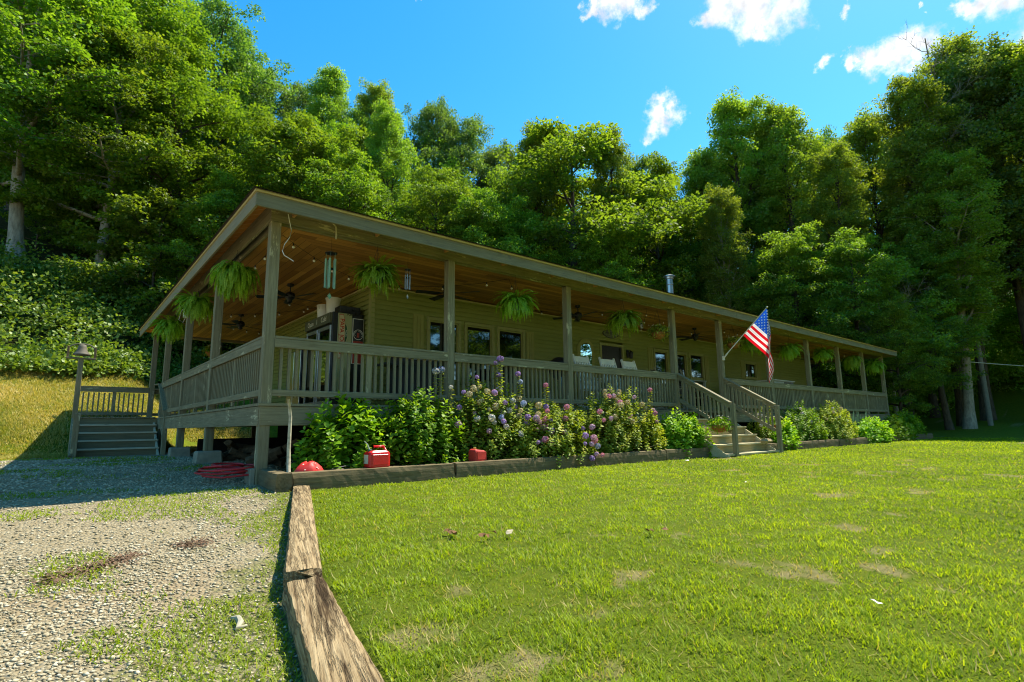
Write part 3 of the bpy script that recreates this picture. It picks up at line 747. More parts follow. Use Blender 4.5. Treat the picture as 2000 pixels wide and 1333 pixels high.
def window(x0, x1, z0, z1, name='window', wf=.07, curtain=False):
    y = HY0; mb = MB()
    for (a, b, c, d) in ((x0, x1, z1-wf, z1), (x0, x1, z0, z0+wf), (x0, x0+wf, z0+wf, z1-wf), (x1-wf, x1, z0+wf, z1-wf)):
        mb.box(a, y-.045, c, b, y+.02, d)
    f = mb.build(name, M_TRIM, house, .004)
    mb = MB(); i = wf
    for (a, b, c, d) in ((x0+i, x1-i, z1-i-.035, z1-i), (x0+i, x1-i, z0+i, z0+i+.03), (x0+i, x0+i+.03, z0+i+.03, z1-i-.035), (x1-i-.03, x1-i, z0+i+.03, z1-i-.035)):
        mb.box(a, y-.012, c, b, y+.035, d)
    mb.build('sash', M_SHUT, f)
    mb = MB(); mb.box(x0+i+.03, y+.015, z0+i+.03, x1-i-.03, y+.03, z1-i-.035); mb.build('pane', M_GLASS, f)
    return f
for w in WINS: window(*w)
def shutter(x0, z0, z1):
    mb = MB(); w = .27
    mb.box(x0, HY0-.040, z0, x0+w, HY0-.018, z1)
    for k in range(3): mb.box(x0+.012+k*.085, HY0-.052, z0+.05, x0+.072+k*.085, HY0-.040, z1-.05)
    mb.build('shutter', M_SHUT, house, .003)
for s in SHUTS: shutter(*s)
# door with dark storm screen and door with a half glass
def door(x0, x1, z0, z1, dark):
    y = HY0; wf = .075; mb = MB()
    for (a, b, c, d) in ((x0, x1, z1-wf, z1), (x0, x0+wf, z0, z1-wf), (x1-wf, x1, z0, z1-wf)): mb.box(a, y-.045, c, b, y+.02, d)
    f = mb.build('door', M_TRIM, house, .004); i = wf
    mb = MB()
    if dark:
        mb.box(x0+i, y+.0, z0, x1-i, y+.03, z1-i); mb.box(x0+i+.02, y-.02, z0+.02, x0+i+.07, y, z1-i-.02); mb.box(x1-i-.07, y-.02, z0+.02, x1-i-.02, y, z1-i-.02)
        mb.build('screen', M_BLACK, f)
    else:
        mb.box(x0+i, y+.0, z0, x1-i, y+.03, z0+.25); mb.box(x0+i, y, z0+1.15, x1-i, y+.03, z0+1.24); mb.build('rail', M_SHUT, f)
        mb = MB(); mb.box(x0+i, y+.005, z0+.25, x1-i, y+.025, z0+1.15); mb.box(x0+i, y+.005, z0+1.24, x1-i, y+.025, z1-i); mb.build('pane', M_GLASS, f)
    mb = MB(); xh = x0+i+.06 if dark else x1-i-.05
    mb.tube([(xh, y-.03, 1.0), (xh, y-.075, 1.0)], .012, 8); mb.lathe([(.018, -.02), (.028, 0), (.018, .02)], (xh, y-.085, 1.0), 10); mb.build('handle', M_STEEL, f)
door(*DOORS[0], True); door(*DOORS[1], False)
# white entry door further along, mostly behind the flag
# --- deck, skirt, joists
mb = MB()
y = -.10
while y < HY0-.02:
    mb.box(-.10, y, -.035, PX1+.10, min(y+.132, HY0-.02), 0); y += .14
mb2 = mb; mb = mb2
x = -.10
while x < HX0-.02:
    mb.box(x, HY0-.016, -.035, min(x+.132, HX0-.02), PY1+.1, 0); x += .14
mb.box(HX1, HY0-.016, -.035, PX1+.10, PY1+.1, 0); mb.box(HX0, HY1, -.035, HX1, PY1+.1, 0)
mb.build('deck_boards', gray('x'), house)
pieces('skirt_board', [(-.075, -.085, -.30, 5.93, -.045, -.04), (5.934, -.085, -.30, 9.85, -.045, -.04), (12.15, -.085, -.30, 19.4, -.045, -.04), (19.404, -.085, -.30, PX1+.07, -.045, -.04)], gray('x'), None, .004)
pieces('skirt_board', [(-.085, -.043, -.30, -.045, 6.2, -.04), (-.085, 6.204, -.30, -.045, 9.50, -.04), (PX1+.03, -.043, -.30, PX1+.07, PY1, -.04)], gray('y'), None, .004)
mb = MB()
for k in range(20): mb.box(-.04, .4+k*.58, -.25, HX0+.2, .44+k*.58, -.036)
for k in range(45): mb.box(.3+k*.58, -.04, -.25, .34+k*.58, HY0+.2, -.036)
mb.build('joists', gray('x'), house)
# --- posts
FP = [0, 2.98, 5.94, 9.80, 12.12, 15.08, 18.08, 20.92, 23.6, PX1]
SP = [3.35, 6.3, 9.3, 12.0]
pz = lambda x, y: gh1(x, y)
def post(x, y, zt=2.58, zb=None, w=.14):
    mb = MB(); zb = pz(x, y)-.05 if zb is None else zb
    mb.box(x-w/2, y-w/2, zb, x+w/2, y+w/2, zt)
    o = mb.build('post', gray('z'), house, .007); return o
PO = MB(); PO.box(-.07, -.07, 0, .07, .07, 3.7)
for x in FP: post(x, 0)
for y in SP: post(0, y, zb=-.72 if y < 7 else None)
for y in (3.2, 6.2, 9.2, 12.0): post(PX1, y)
for x in (3, 6, 9.5, 13, 16.5, 20, 23.3): post(x, PY1)
def footing(x, y, s=.2):
    mb = MB(); z = gh1(x, y); a = s
    mb.hexa([(x-a*1.2, y-a, z-.2), (x+a*1.1, y-a*1.1, z-.2), (x+a*1.2, y+a, z-.2), (x-a, y+a*1.1, z-.2), (x-a*.95, y-a*.85, -.72), (x+a*.95, y-a*.9, -.715), (x+a, y+a*.8, -.72), (x-a*.9, y+a*.9, -.72)])
    return mb.build('footing', M_CONC, house, .02)
footing(0, 3.35, .21); footing(0, 6.3, .20)
# --- beams under the roof edge
pieces('beam', [(-.085, -.085, 2.58, PX1+.085, -.045, 2.85), (.0, .045, 2.58, PX1, .085, 2.85)], gray('x'), None, .004)
pieces('beam', [(-.083, -.043, 2.582, -.045, PY1+.08, 2.85), (.045, .087, 2.582, .085, PY1, 2.85), (PX1+.045, -.043, 2.582, PX1+.083, PY1+.08, 2.85)], gray('y'), None, .004)
mb = MB(); mb.box(.09, PY1-.08, 2.56, PX1-.05, PY1+.08, 2.85); mb.build('beam', gray('x'), house)
# --- ceiling (mitred), soffit, fascia, roof
def poly(name, pts, z, mat, parent=house):
    mb = MB(); mb.face([(x, y, z) for x, y in pts]); mb.face([(x, y, z+.02) for x, y in reversed(pts)]); return mb.build(name, mat, parent)
CZ = 2.635
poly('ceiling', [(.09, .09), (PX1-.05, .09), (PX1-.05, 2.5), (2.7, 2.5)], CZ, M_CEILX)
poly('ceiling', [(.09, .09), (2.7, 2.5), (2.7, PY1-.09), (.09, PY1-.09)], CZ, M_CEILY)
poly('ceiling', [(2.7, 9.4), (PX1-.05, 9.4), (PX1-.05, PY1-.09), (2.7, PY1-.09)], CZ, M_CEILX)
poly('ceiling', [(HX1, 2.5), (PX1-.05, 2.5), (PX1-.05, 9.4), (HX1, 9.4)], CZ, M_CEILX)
OX, OY0, OY1, OX1 = -.40, -.53, PY1+.45, PX1+.42
EZ = 2.745
SLP = .22
def rz(d): return EZ+SLP*d
RX = (OY1-OY0)/2; ZR = rz(RX)
A, B_, C_, D_ = (OX, OY0), (OX1, OY0), (OX1, OY1), (OX, OY1)
R1, R2 = (OX+RX, OY0+RX), (OX1-RX, OY0+RX)
mb = MB()
def pt(p, z): return (p[0], p[1], z)
e2 = .05
a2 = [(OX-e2, OY0-e2), (OX1+e2, OY0-e2), (OX1+e2, OY1+e2), (OX-e2, OY1+e2)]
for dz, rev in ((.02, 0), (0.0, 1)):
    for quad in ([a2[0], a2[1], R2, R1], [a2[2], a2[3], R1, R2]):
        q = [pt(quad[0], EZ+.035+dz), pt(quad[1], EZ+.035+dz), pt(quad[2], ZR+.04+dz), pt(quad[3], ZR+.04+dz)]
        mb.face(q[::-1] if rev else q)
    for tri in ([a2[1], a2[2], R2], [a2[3], a2[0], R1]):
        q = [pt(tri[0], EZ+.035+dz), pt(tri[1], EZ+.035+dz), pt(tri[2], ZR+.04+dz)]
        mb.face(q[::-1] if rev else q)
mb.build('roof', M_ROOF, house)
# soffit under the overhang: sloping roof boards seen from below
mb = MB(); k = 0
def sofstrip(p0, p1, q1, q0, name, mat): 
    mb = MB(); mb.face([p0, p1, q1, q0]); return mb.build(name, mat, house)
zi = rz(.55)+.0
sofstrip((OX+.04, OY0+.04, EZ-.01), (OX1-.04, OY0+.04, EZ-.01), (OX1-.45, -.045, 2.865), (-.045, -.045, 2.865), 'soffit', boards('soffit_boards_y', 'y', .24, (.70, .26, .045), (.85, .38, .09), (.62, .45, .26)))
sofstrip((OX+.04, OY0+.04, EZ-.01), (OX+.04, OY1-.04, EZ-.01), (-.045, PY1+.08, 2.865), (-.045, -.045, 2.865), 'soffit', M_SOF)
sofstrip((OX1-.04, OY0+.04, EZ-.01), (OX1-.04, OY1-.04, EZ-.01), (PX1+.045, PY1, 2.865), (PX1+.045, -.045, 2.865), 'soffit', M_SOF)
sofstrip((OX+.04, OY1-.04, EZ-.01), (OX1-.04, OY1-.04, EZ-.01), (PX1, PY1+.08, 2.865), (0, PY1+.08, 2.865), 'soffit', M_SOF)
# fascia boards and the tan drip edge above
pieces('fascia', [(OX, OY0, EZ-.175, 6.0, OY0+.036, EZ+.012), (6.003, OY0, EZ-.172, 12.2, OY0+.036, EZ+.012), (12.203, OY0, EZ-.175, 19.6, OY0+.036, EZ+.012), (19.603, OY0, EZ-.173, OX1, OY0+.036, EZ+.012)], wood('fascia_wood', 'x', (.115, .105, .060), (.270, .250, .145), worn=(.12, .12, .09)), None, .004)
pieces('fascia', [(OX, OY0+.038, EZ-.175, OX+.036, 6, EZ+.012), (OX, 6.003, EZ-.175, OX+.036, OY1, EZ+.012), (OX1-.036, OY0+.038, EZ-.175, OX1, OY1, EZ+.012)], wood('fascia_wood_tan', 'y', (.17, .15, .09), (.32, .28, .17)), None, .004)
pieces('drip_edge', [(OX-.022, OY0-.022, EZ+.014, OX1+.022, OY0+.02, EZ+.052), (OX-.022, OY0+.021, EZ+.014, OX+.02, OY1+.022, EZ+.052), (OX1-.02, OY0+.021, EZ+.014, OX1+.022, OY1, EZ+.052)], M_DRIP, None, .003)
mb = MB()   # short lookout blocks and the diagonal corner piece
mb.beam((OX+.06, OY0+.06, EZ-.05), (-.05, -.06, EZ+.03), .035, .07)
mb.build('lookout', plain('pine_block', (.46, .25, .09), .7), house)
for k in range(20): pieces('lookout', [(.2+k*1.3, OY0+.045, EZ-.06, .235+k*1.3, -.09, EZ-.005)], plain('pine_block', (.46, .25, .09), .7))
# --- flue pipe
mb = MB(); fx, fy = 19.0, 6.0; zb = rz(RX)-.48
mb.lathe([(.15, 0), (.15, 1.02+1.3), (.165, 1.05+1.3), (.165, 1.12+1.3), (.15, 1.13+1.3), (.15, 1.35+1.3)], (fx, fy, zb), 20)
fl = mb.build('flue_pipe', M_STEEL, house, smooth=False)
mb = MB(); mb.lathe([(.155, 2.60), (.19, 2.62), (.20, 2.70), (.27, 2.72), (.27, 2.76), (.05, 2.84)], (fx, fy, zb), 20); mb.build('cap', M_STEEL, fl)
# --- railings
RAILM = gray('x')
balX = MB(); balX.box(-.019, -.019, .0, .019, .019, .70)
bal_me = None
far_bal = MB()
def railing(a, b, out, indiv, pitch=.108, mid=True):
    """a,b: ends at floor level; out: outward unit vector; top 0.92"""
    a = Vector(a); b = Vector(b); o3 = Vector((*out, 0)); d = (b-a); ln = d.length; d.normalize()
    ax = 'x' if abs(d.x) > abs(d.y) else 'y'; mat = gray(ax)
    r = bpy.data.objects.new('railing', None); COL.objects.link(r); r.parent = house
    mb = MB(); mb.beam(a+Vector((0, 0, .917)), b+Vector((0, 0, .917)), .15, .034); mb.beam(a+o3*.055+Vector((0, 0, .835)), b+o3*.055+Vector((0, 0, .835)), .036, .125)
    mb.build('top_rail', mat, r, .004)
    mb = MB(); mb.beam(a+o3*.045+Vector((0, 0, .145)), b+o3*.045+Vector((0, 0, .145)), .036, .088); mb.build('bottom_rail', mat, r, .004)
    n = max(2, int(round(ln/pitch))); global bal_me
    for k in range(1, n):
        p = a+d*(ln*k/n)+o3*.018
        if mid and k == n//2:
            m2 = MB(); m2.beam(p+Vector((0, 0, .02)), p+Vector((0, 0, .775)), .036, .088, up=(d.x, d.y, 0)); m2.build('middle_stile', gray('z'), r, .003); continue
        jit = random.uniform(-.004, .004)
        if indiv:
            if bal_me is None:
                m2 = MB(); m2.box(-.019, -.019, 0, .019, .019, .69); ob = m2.build('baluster', gray('z'), r); bal_me = ob.data
            else:
                ob = bpy.data.objects.new('baluster', bal_me); COL.objects.link(ob); ob.parent = r
            ob.location = p+Vector((0, 0, .085))+d*jit
        else:
            far_bal.box(p.x-.019+d.x*jit, p.y-.019+d.y*jit, .085, p.x+.019+d.x*jit, p.y+.019+d.y*jit, .775)
    return r
w2 = .07
for i in range(9):
    if i == 3: continue
    railing((FP[i]+w2, 0, 0), (FP[i+1]-w2, 0, 0), (0, -1), i < 2)
sy = [0]+SP[:3]
for i in range(3): railing((0, sy[i]+w2, 0), (0, sy[i+1]-w2+(.2 if i == 2 else 0), 0), (-1, 0), i < 1)
railing((-1.75, PY1, .02), (-.07, PY1, .02), (0, -1), False, .12)
railing((.07, PY1, 0), (9.4, PY1, 0), (0, 1), False, .2); 
for i in range(3): railing((PX1, .07+i*3.1, 0), (PX1, 3.1+i*3.1, 0), (1, 0), False)
# --- front steps
def stairs(name, x0, x1, ytop, n, rise, run, z0, wide=0):
    e = bpy.data.objects.new(name, None); COL.objects.link(e); e.parent = house
    for k in range(n):
        zt = z0-rise*(k+1); yf = ytop-run*(k+1)
        mb = MB(); last = k == n-1
        mb.box(x0-(wide if last else 0), yf-.02, zt-.038, x1+(wide if last else 0), yf+run+.02, zt); mb.build('tread', STEP, e, .004)
        mb = MB(); mb.box(x0, yf+.012, zt-rise+.0, x1, yf+.04, zt-.040); mb.build('riser', RISER, e, .003)
    for xx in (x0+.0, x1-.04): mb = MB(); mb.beam((xx, ytop, z0-.26), (xx, ytop-run*n-.0, z0-rise*n-.18), .04, .26); mb.build('stringer', STEP, e)
    return e
RISER = wood('riser_wood', 'x', (.20, .165, .070), (.44, .36, .17), worn=(.40, .35, .20))
STEP = wood('step_wood', 'x', (.34, .29, .15), (.66, .58, .34), worn=(.40, .35, .20))
s1 = stairs('front_steps', 9.50, 12.06, -.06, 5, .205, .275, .0)
def stair_rail(par, x, y0, z0, y1, z1, n, ax='y', side=1):
    mb = MB(); mb.beam((x, y0, z0), (x, y1, z1), .14, .036); mb.beam((x, y0, z0-.075), (x, y1, z1-.075), .036, .09); mb.build('handrail', gray('y'), par, .004)
    dz = .66
    mb = MB(); mb.beam((x, y0, z0-dz), (x, y1+.03, z1-dz), .036, .088); mb.build('lower_rail', gray('y'), par, .004)
    bal = MB()
    for k in range(1, n):
        t = k/n; y = y0+(y1-y0)*t; z = z0+(z1-z0)*t
        mb = MB(); mb.box(x+side*.02-.019, y-.019, z-.70, x+side*.02+.019, y+.019, z-.09); mb.build('baluster', gray('z'), par)
for x in (9.86, 12.12):
    stair_rail(s1, x, -.05, .93, -1.40, .14, 13)
    mb = MB(); mb.box(x-.05, -1.50, -1.12, x+.05, -1.40, .11); mb.build('newel', gray('z'), s1, .005)
# --- side landing and steps
mb = MB()
x = -1.80
while x < -.12: mb.box(x, 9.46, -.015, min(x+.132, -.10), 12.1, .02); x += .14
mb.build('landing', gray('y'), house)
pieces('landing_skirt', [(-1.82, 9.50, -.30, -.09, 9.54, -.018), (-1.82, 9.545, -.3, -1.78, 12.08, -.018)], gray('x'), None, .003)
RISER = wood('grey_riser_wood', 'x', (.09, .08, .045), (.24, .21, .125), worn=(.28, .25, .16))
STEP2, STEP = STEP, wood('grey_step_wood', 'x', (.34, .31, .21), (.62, .56, .40), worn=(.22, .20, .13))
s2 = stairs('side_steps', -1.76, -.12, 9.50, 5, .192, .28, .02)
mb = MB(); mb.beam((-.07, 10.3, .93), (-.07, 9.45, .90), .14, .036); mb.beam((-.07, 9.45, .90), (-.07, 8.15, .14), .14, .036); mb.beam((-.07, 9.45, .81), (-.07, 8.15, .05), .036, .12); mb.build('handrail', gray('y'), s2, .004)
mb = MB(); mb.beam((-.07, 9.45, .16), (-.07, 8.15, -.60), .036, .088); mb.build('lower_rail', gray('y'), s2, .004)
for k in range(11):
    t = (k+.6)/11; y = 9.4-1.2*t; z = .88-.74*t; mb = MB(); mb.box(-.09, y-.019, z-.72, -.05, y+.019, z-.05); mb.build('baluster', gray('z'), s2)
mb = MB(); mb.box(-.12, 8.06, -1.05, -.02, 8.16, .15); mb.build('newel', gray('z'), s2, .005)
mb = MB(); mb.box(-1.86, 8.04, -1.05, -1.74, 8.16, .06); mb.build('newel', gray('z'), s2, .005)
mb = MB(); mb.beam((-1.86, 9.50, -.15), (-1.86, 8.05, -1.0), .04, .30); mb.build('stringer', gray('y'), s2)
o = far_bal.build('baluster', gray('z'), house); o['kind'] = 'stuff'

# ============================================================ railway sleepers and bed edging
def sleeper(name, a, b, w, h, mat, label, cat, seed=0, group=None, jag=.006, ends=.012):
    """rough timber from a to b (top centre line), many segments, chewed edges"""
    r = np.random.default_rng(seed); a = np.array(a, float); b = np.array(b, float); d = b-a; L_ = np.linalg.norm(d); d /= L_
    sdv = unit(np.cross(d, [0, 0, 1.])); n = max(6, int(L_/.06)); mb = MB(); m = 4
    prof = []
    for i in range(4):       # around: top, right, bottom, left
        for k in range(m): prof.append((i, k/m))
    ringsV = []
    ph = r.random(40)*6
    for i in range(n+1):
        t = i/n; c = a+d*L_*t
        for (sd_, u) in prof:
            if sd_ == 0: x, z = -w/2+w*u, 0
            elif sd_ == 1: x, z = w/2, -h*u
            elif sd_ == 2: x, z = w/2-w*u, -h
            else: x, z = -w/2, -h+h*u
            j = jag*.35*(sin(t*L_*5+ph[sd_*4+int(u*4)])+sin(t*L_*17+ph[10+sd_])*.4)+r.normal(0, jag*.28)
            corner = u == 0
            cx = -.010*np.sign(x)*(1 if corner else 0); cz = (-.008 if corner and z > -h/2 else 0)
            e = r.normal(0, ends) if i in (0, n) else 0
            ringsV.append(tuple(c+sdv*(x+cx+(j if sd_ in (1, 3) else 0))+np.array([0, 0, z+cz+(j if sd_ in (0, 2) else 0)*.8])+d*e))
    k = len(prof); mb.v = ringsV
    for i in range(n):
        for q in range(k):
            mb.f.append((i*k+q, i*k+(q+1) % k, (i+1)*k+(q+1) % k, (i+1)*k+q)); mb.m.append(0)
    mb.f.append(tuple(range(k))[::-1]); mb.m.append(0); mb.f.append(tuple(n*k+q for q in range(k))); mb.m.append(0)
    o = mb.build(name, mat, None); tag(o, label, cat, group); return o
def dirwood(base, ang, *cols, **k):
    return wood(base+str(int(ang*100)), 'y', *cols, **k)
TIEM = None
def tie_material():
    m, N, L, o = newmat('sleeper_wood')
    v = coords(N, L, (1, .035, 1), rot=(0, 0, .285)); v2 = coords(N, L)
    a = noise(N, L, v, 75, 9, .66); b = noise(N, L, v, 12, 5, .6); c3 = noise(N, L, v2, 2.6, 5, .65)
    c = ramp(N, L, a, [(.28, (.090, .058, .027)), (.42, (.23, .160, .078)), (.58, (.37, .275, .145)), (.8, (.50, .385, .225))])
    rd = mathn(N, L, 'ABSOLUTE', mathn(N, L, 'SUBTRACT', noise(N, L, coords(N, L, (1, .045, 1), rot=(0, 0, .27)), 30, 5, .62), .5))
    rk = ramp(N, L, rd, [(.000, (.8, .8, .8)), (.005, (0, 0, 0))])
    dk = ramp(N, L, c3, [(.60, (0, 0, 0)), (.76, (.6, .6, .6))])
    c = mixc(N, L, dk, c, (.085, .065, .040))
    cr = ramp(N, L, b, [(.36, (1, 1, 1)), (.43, (0, 0, 0))]); c = mixc(N, L, cr, c, (.055, .034, .015)); c = mixc(N, L, rk, c, (.028, .017, .008))
    h = mathn(N, L, 'ADD', mathn(N, L, 'ADD', a, mathn(N, L, 'MULTIPLY', b, 1.4)), mathn(N, L, 'MINIMUM', mathn(N, L, 'MULTIPLY', rd, 30), 1.2))
    bsdf(N, L, o, c, .92, h, .8, .013, .15); return m
TIEM = tie_material()
sleeper('railway_sleeper', (.185, -1.07, -1.02), (-1.045, -4.73, -1.10), .20, .22, TIEM, 'weathered brown railway sleeper running from the house bed, with a dark burnt patch', 'sleeper', 1, 'railway sleepers beside the driveway', .007)
sleeper('railway_sleeper', (-1.065, -4.80, -1.13), (-1.62, -7.25, -1.16), .205, .27, TIEM, 'nearest cracked railway sleeper, cut off by the bottom of the view', 'sleeper', 2, 'railway sleepers beside the driveway', .009)
TBX = timb('x')
TB = [(.10, 2.42, 'timber bed edge right of the corner, under the red fuel can'), (2.46, 5.50, 'timber bed edge in front of the purple hydrangeas'), (5.53, 7.75, 'timber bed edge in front of the yellowing hydrangea'),
      (7.78, 9.82, 'timber bed edge just left of the front steps'), (12.30, 14.6, 'timber bed edge just right of the front steps'), (14.63, 17.3, 'timber bed edge by the large right hydrangea'), (17.33, 20.3, 'timber bed edge in front of the hostas')]
for i, (a, b, lab) in enumerate(TB):
    sleeper('bed_timber', (a, -.93, -.875+random.uniform(-.006, .006)), (b, -.93, -.875), .19, .27, TBX, lab, 'timber', 10+i, 'timbers edging the flower bed', .005)
sleeper('bed_timber', (20.5, -1.02, -.80), (27.9, -1.05, -.86), .20, .30, TBX, 'last raised timber at the far end of the flower bed', 'timber', 31, 'timbers edging the flower bed', .005)
sleeper('bed_timber', (-.005, -1.02, -.87), (.12, .95, -.86), .19, .28, timb('y'), 'side timber at the bed corner running back to the corner post', 'timber', 32, 'timbers edging the flower bed', .006)
sleeper('bed_timber', (2.95, .0, -.93), (5.2, .02, -.93), .14, .16, TBX, 'low inner timber hidden beneath the hydrangeas', 'timber', 33, None)

# ============================================================ hanging plants
M_POT = plain('green_plastic_pot', (.05, .075, .05), .5, .1, .4); M_TERRA = plain('terracotta_pot', (.36, .13, .035), .75, .2, .2)
def fern_mesh(seed, n=150, rad=.40, droop=.36):
    r = np.random.default_rng(seed); Ps = []; Ds = []; Ns = []; Ls = []; lv = []
    for i in range(n):
        az = i*2.399+r.normal(0, .2); el = -.35+1.35*(1-i/n)+r.normal(0, .12); ln = rad*(.75+.55*r.random())*1.25
        h = np.array([cos(az), sin(az), 0]); m = 34; p = np.array([0, 0, 0.])+h*.06; br = r.normal(0, .12)
        dr = droop*(.7+.9*r.random())
        for k in range(m):
            t = (k+.5)/m; ang = el-2.6*t*dr/.36*.75; ang = max(ang, -1.45)
            d = h*cos(ang)+np.array([0, 0, sin(ang)]); p = p+d*ln/m; side = np.cross(d, [0, 0, 1.]); side = side/max(1e-6, np.linalg.norm(side))
            if k < 1: continue
            w = .052*(sin(pi*min(1, t*.85+.16))**.8)+.012
            for s in (-1, 1):
                Ps.append(p); Ds.append(side*s+d*.55+np.array([0, 0, -.15])); Ns.append(np.cross(side, d)*1.0+rdir(1, r)[0]*.25); Ls.append(w*(.85+.3*r.random())); lv.append(.35+.35*t+br+r.normal(0, .10))
    Ls = np.array(Ls); V, F, k = leafset(np.array(Ps), np.array(Ds), np.array(Ns), Ls, Ls*.10+.0045, 'quad')
    return npmesh('fronds', V, F, np.repeat(np.clip(lv, 0, 1), k))
FM = [fern_mesh(1, 165, .40, .27), fern_mesh(2, 150, .39, .23), fern_mesh(3, 150, .40, .42)]
for f in FM: f.materials.append(LM_FERN)
pm = MB(); pm.lathe([(.07, -.17), (.10, -.165), (.13, -.02), (.14, -.015), (.14, .0), (.12, .0)], n=14)
pot_me = None; hang_me = {}
def hanging(x, y, z, kind, label, s=1.0, ztop=2.58, rot=None):
    global pot_me
    e = empty('hanging_fern' if kind < 3 else 'hanging_flower_basket', (x, y, z), rot if rot is not None else random.random()*6.28, label, 'hanging plant', 'plants hanging along the porch')
    f = bpy.data.objects.new('fronds', FM[kind if kind < 3 else 1]); COL.objects.link(f); f.parent = e; s *= .80; f.scale = (s, s, s*1.08)
    if kind < 3:
        if pot_me is None: po = pm.build('pot', M_POT, e, smooth=True); pot_me = po.data
        else: po = bpy.data.objects.new('pot', pot_me); COL.objects.link(po); po.parent = e
    mb = MB(); L_ = ztop-z
    for k in range(3): mb.tube([(.12*cos(k*2.09), .12*sin(k*2.09), 0), (.0, 0, min(L_-.05, .42))], .0025, 4)
    mb.tube([(0, 0, min(L_-.05, .42)), (0, 0, L_)], .003, 4); mb.build('hanger', M_WIRE, e)
    return e
hanging(1.60, .03, 2.14, 1, 'spiky hanging fern right of the green wind chime at the corner', .95)
hanging(4.48, -.04, 2.06, 0, 'big full hanging fern between the second and third front posts', 1.0)
hanging(7.83, .0, 2.14, 1, 'hanging fern above the white rocking chairs', 1.08)
hanging(14.1, .0, 2.16, 1, 'hanging fern half hidden behind the flag', 1.05)
hanging(16.7, .0, 2.16, 0, 'hanging fern right beside the flag over the white cabinet', 1.0)
hanging(19.5, .0, 2.24, 1, 'small hanging fern in the third bay from the far end', 1.0)
hanging(22.4, .0, 2.22, 2, 'dark hanging fern in the second bay from the far end', 1.1)
hanging(25.0, .0, 2.16, 0, 'large drooping fern in the last bay of the porch', 1.15)
hanging(-.12, 1.62, 2.22, 2, 'largest drooping fern left of the near corner post', 1.08)
hanging(-.12, 4.80, 2.30, 0, 'hanging fern in the second bay of the left side', 1.05)
hanging(-.10, 8.35, 2.36, 0, 'browning hanging fern at the far end of the left side', 1.12)
# coco baskets of flowers
def flower_clump(seed, n, rad, hgt, leaf=.05, mat=None, flat=1):
    r = np.random.default_rng(seed); P = unit(rdir(n, r)+np.array([0, 0, .4]))*rad*(.6+.5*r.random((n, 1))); P[:, 2] = P[:, 2]*hgt/rad
    D = unit(P+rdir(n, r)*.5); Nn = unit(np.array([0, 0, 1.])+rdir(n, r)*.7); s = leaf*(.6+.8*r.random(n))
    V, F, k = leafset(P, D, Nn, s, s*.3, 'kite'); return npmesh('leaves', V, F, np.repeat(np.clip(.55+r.normal(0, .2, n), 0, 1), k))
M_COCO = plain('coco_fibre', (.28, .12, .035), .95, .3, .1, sc_=30)
def basket(x, y, z, label, hang=True, rad=.19, leaves=LM_HYD2, name='hanging_flower_basket', cat='hanging plant', fl=(.75, .60, .40)):
    e = empty(name, (x, y, z), 0, label, cat, 'plants hanging along the porch' if hang else 'flower bowls by the front steps')
    mb = MB(); mb.lathe([(.05*rad/.19, -rad*.85), (rad*.65, -rad*.68), (rad*.95, -rad*.25), (rad, 0), (rad*.9, .005)], n=16)
    mb.build('bowl', M_COCO if hang else M_TERRA, e, smooth=True)
    link('foliage', flower_clump(int(x*10), 650, rad*1.35, rad*.95, .055), leaves, e)
    mb = MB(); r = random.Random(int(x*7))
    for k in range(16):
        a = r.random()*6.28; q = rad*1.3*r.random()**.5; mb.lathe([(.004, -.012), (.017, 0), (.004, .012)], (q*cos(a), q*sin(a), rad*(.75+.45*r.random())), 6)
    mb.build('flowers', plain('petal_pale', fl, .6), e)
    if hang:
        mb = MB(); L_ = 2.58-z
        for k in range(3): mb.tube([(rad*cos(k*2.09), rad*sin(k*2.09), 0), (0, 0, L_-.04)], .003, 4)
        mb.build('hanger', M_WIRE, e)
basket(9.22, .02, 1.93, 'round coco basket of small flowers hanging just left of the step post')
basket(12.95, .02, 2.0, 'coco basket with reddish flowers hanging behind the flag pole', fl=(.6, .22, .10))
basket(9.62, -1.22, -.38, 'terracotta bowl of yellow-green flowers at the left newel of the front steps', False, .19, LM_HOSTA, 'flower_bowl', 'flower pot')
basket(12.55, -1.15, -.38, 'terracotta bowl of flowers at the right newel of the front steps', False, .18, LM_HOSTA, 'flower_bowl', 'flower pot')
basket(1.5, 11.6, 2.15, 'dark hanging plant at the back edge of the side porch', True, .2, LM_DEEP)

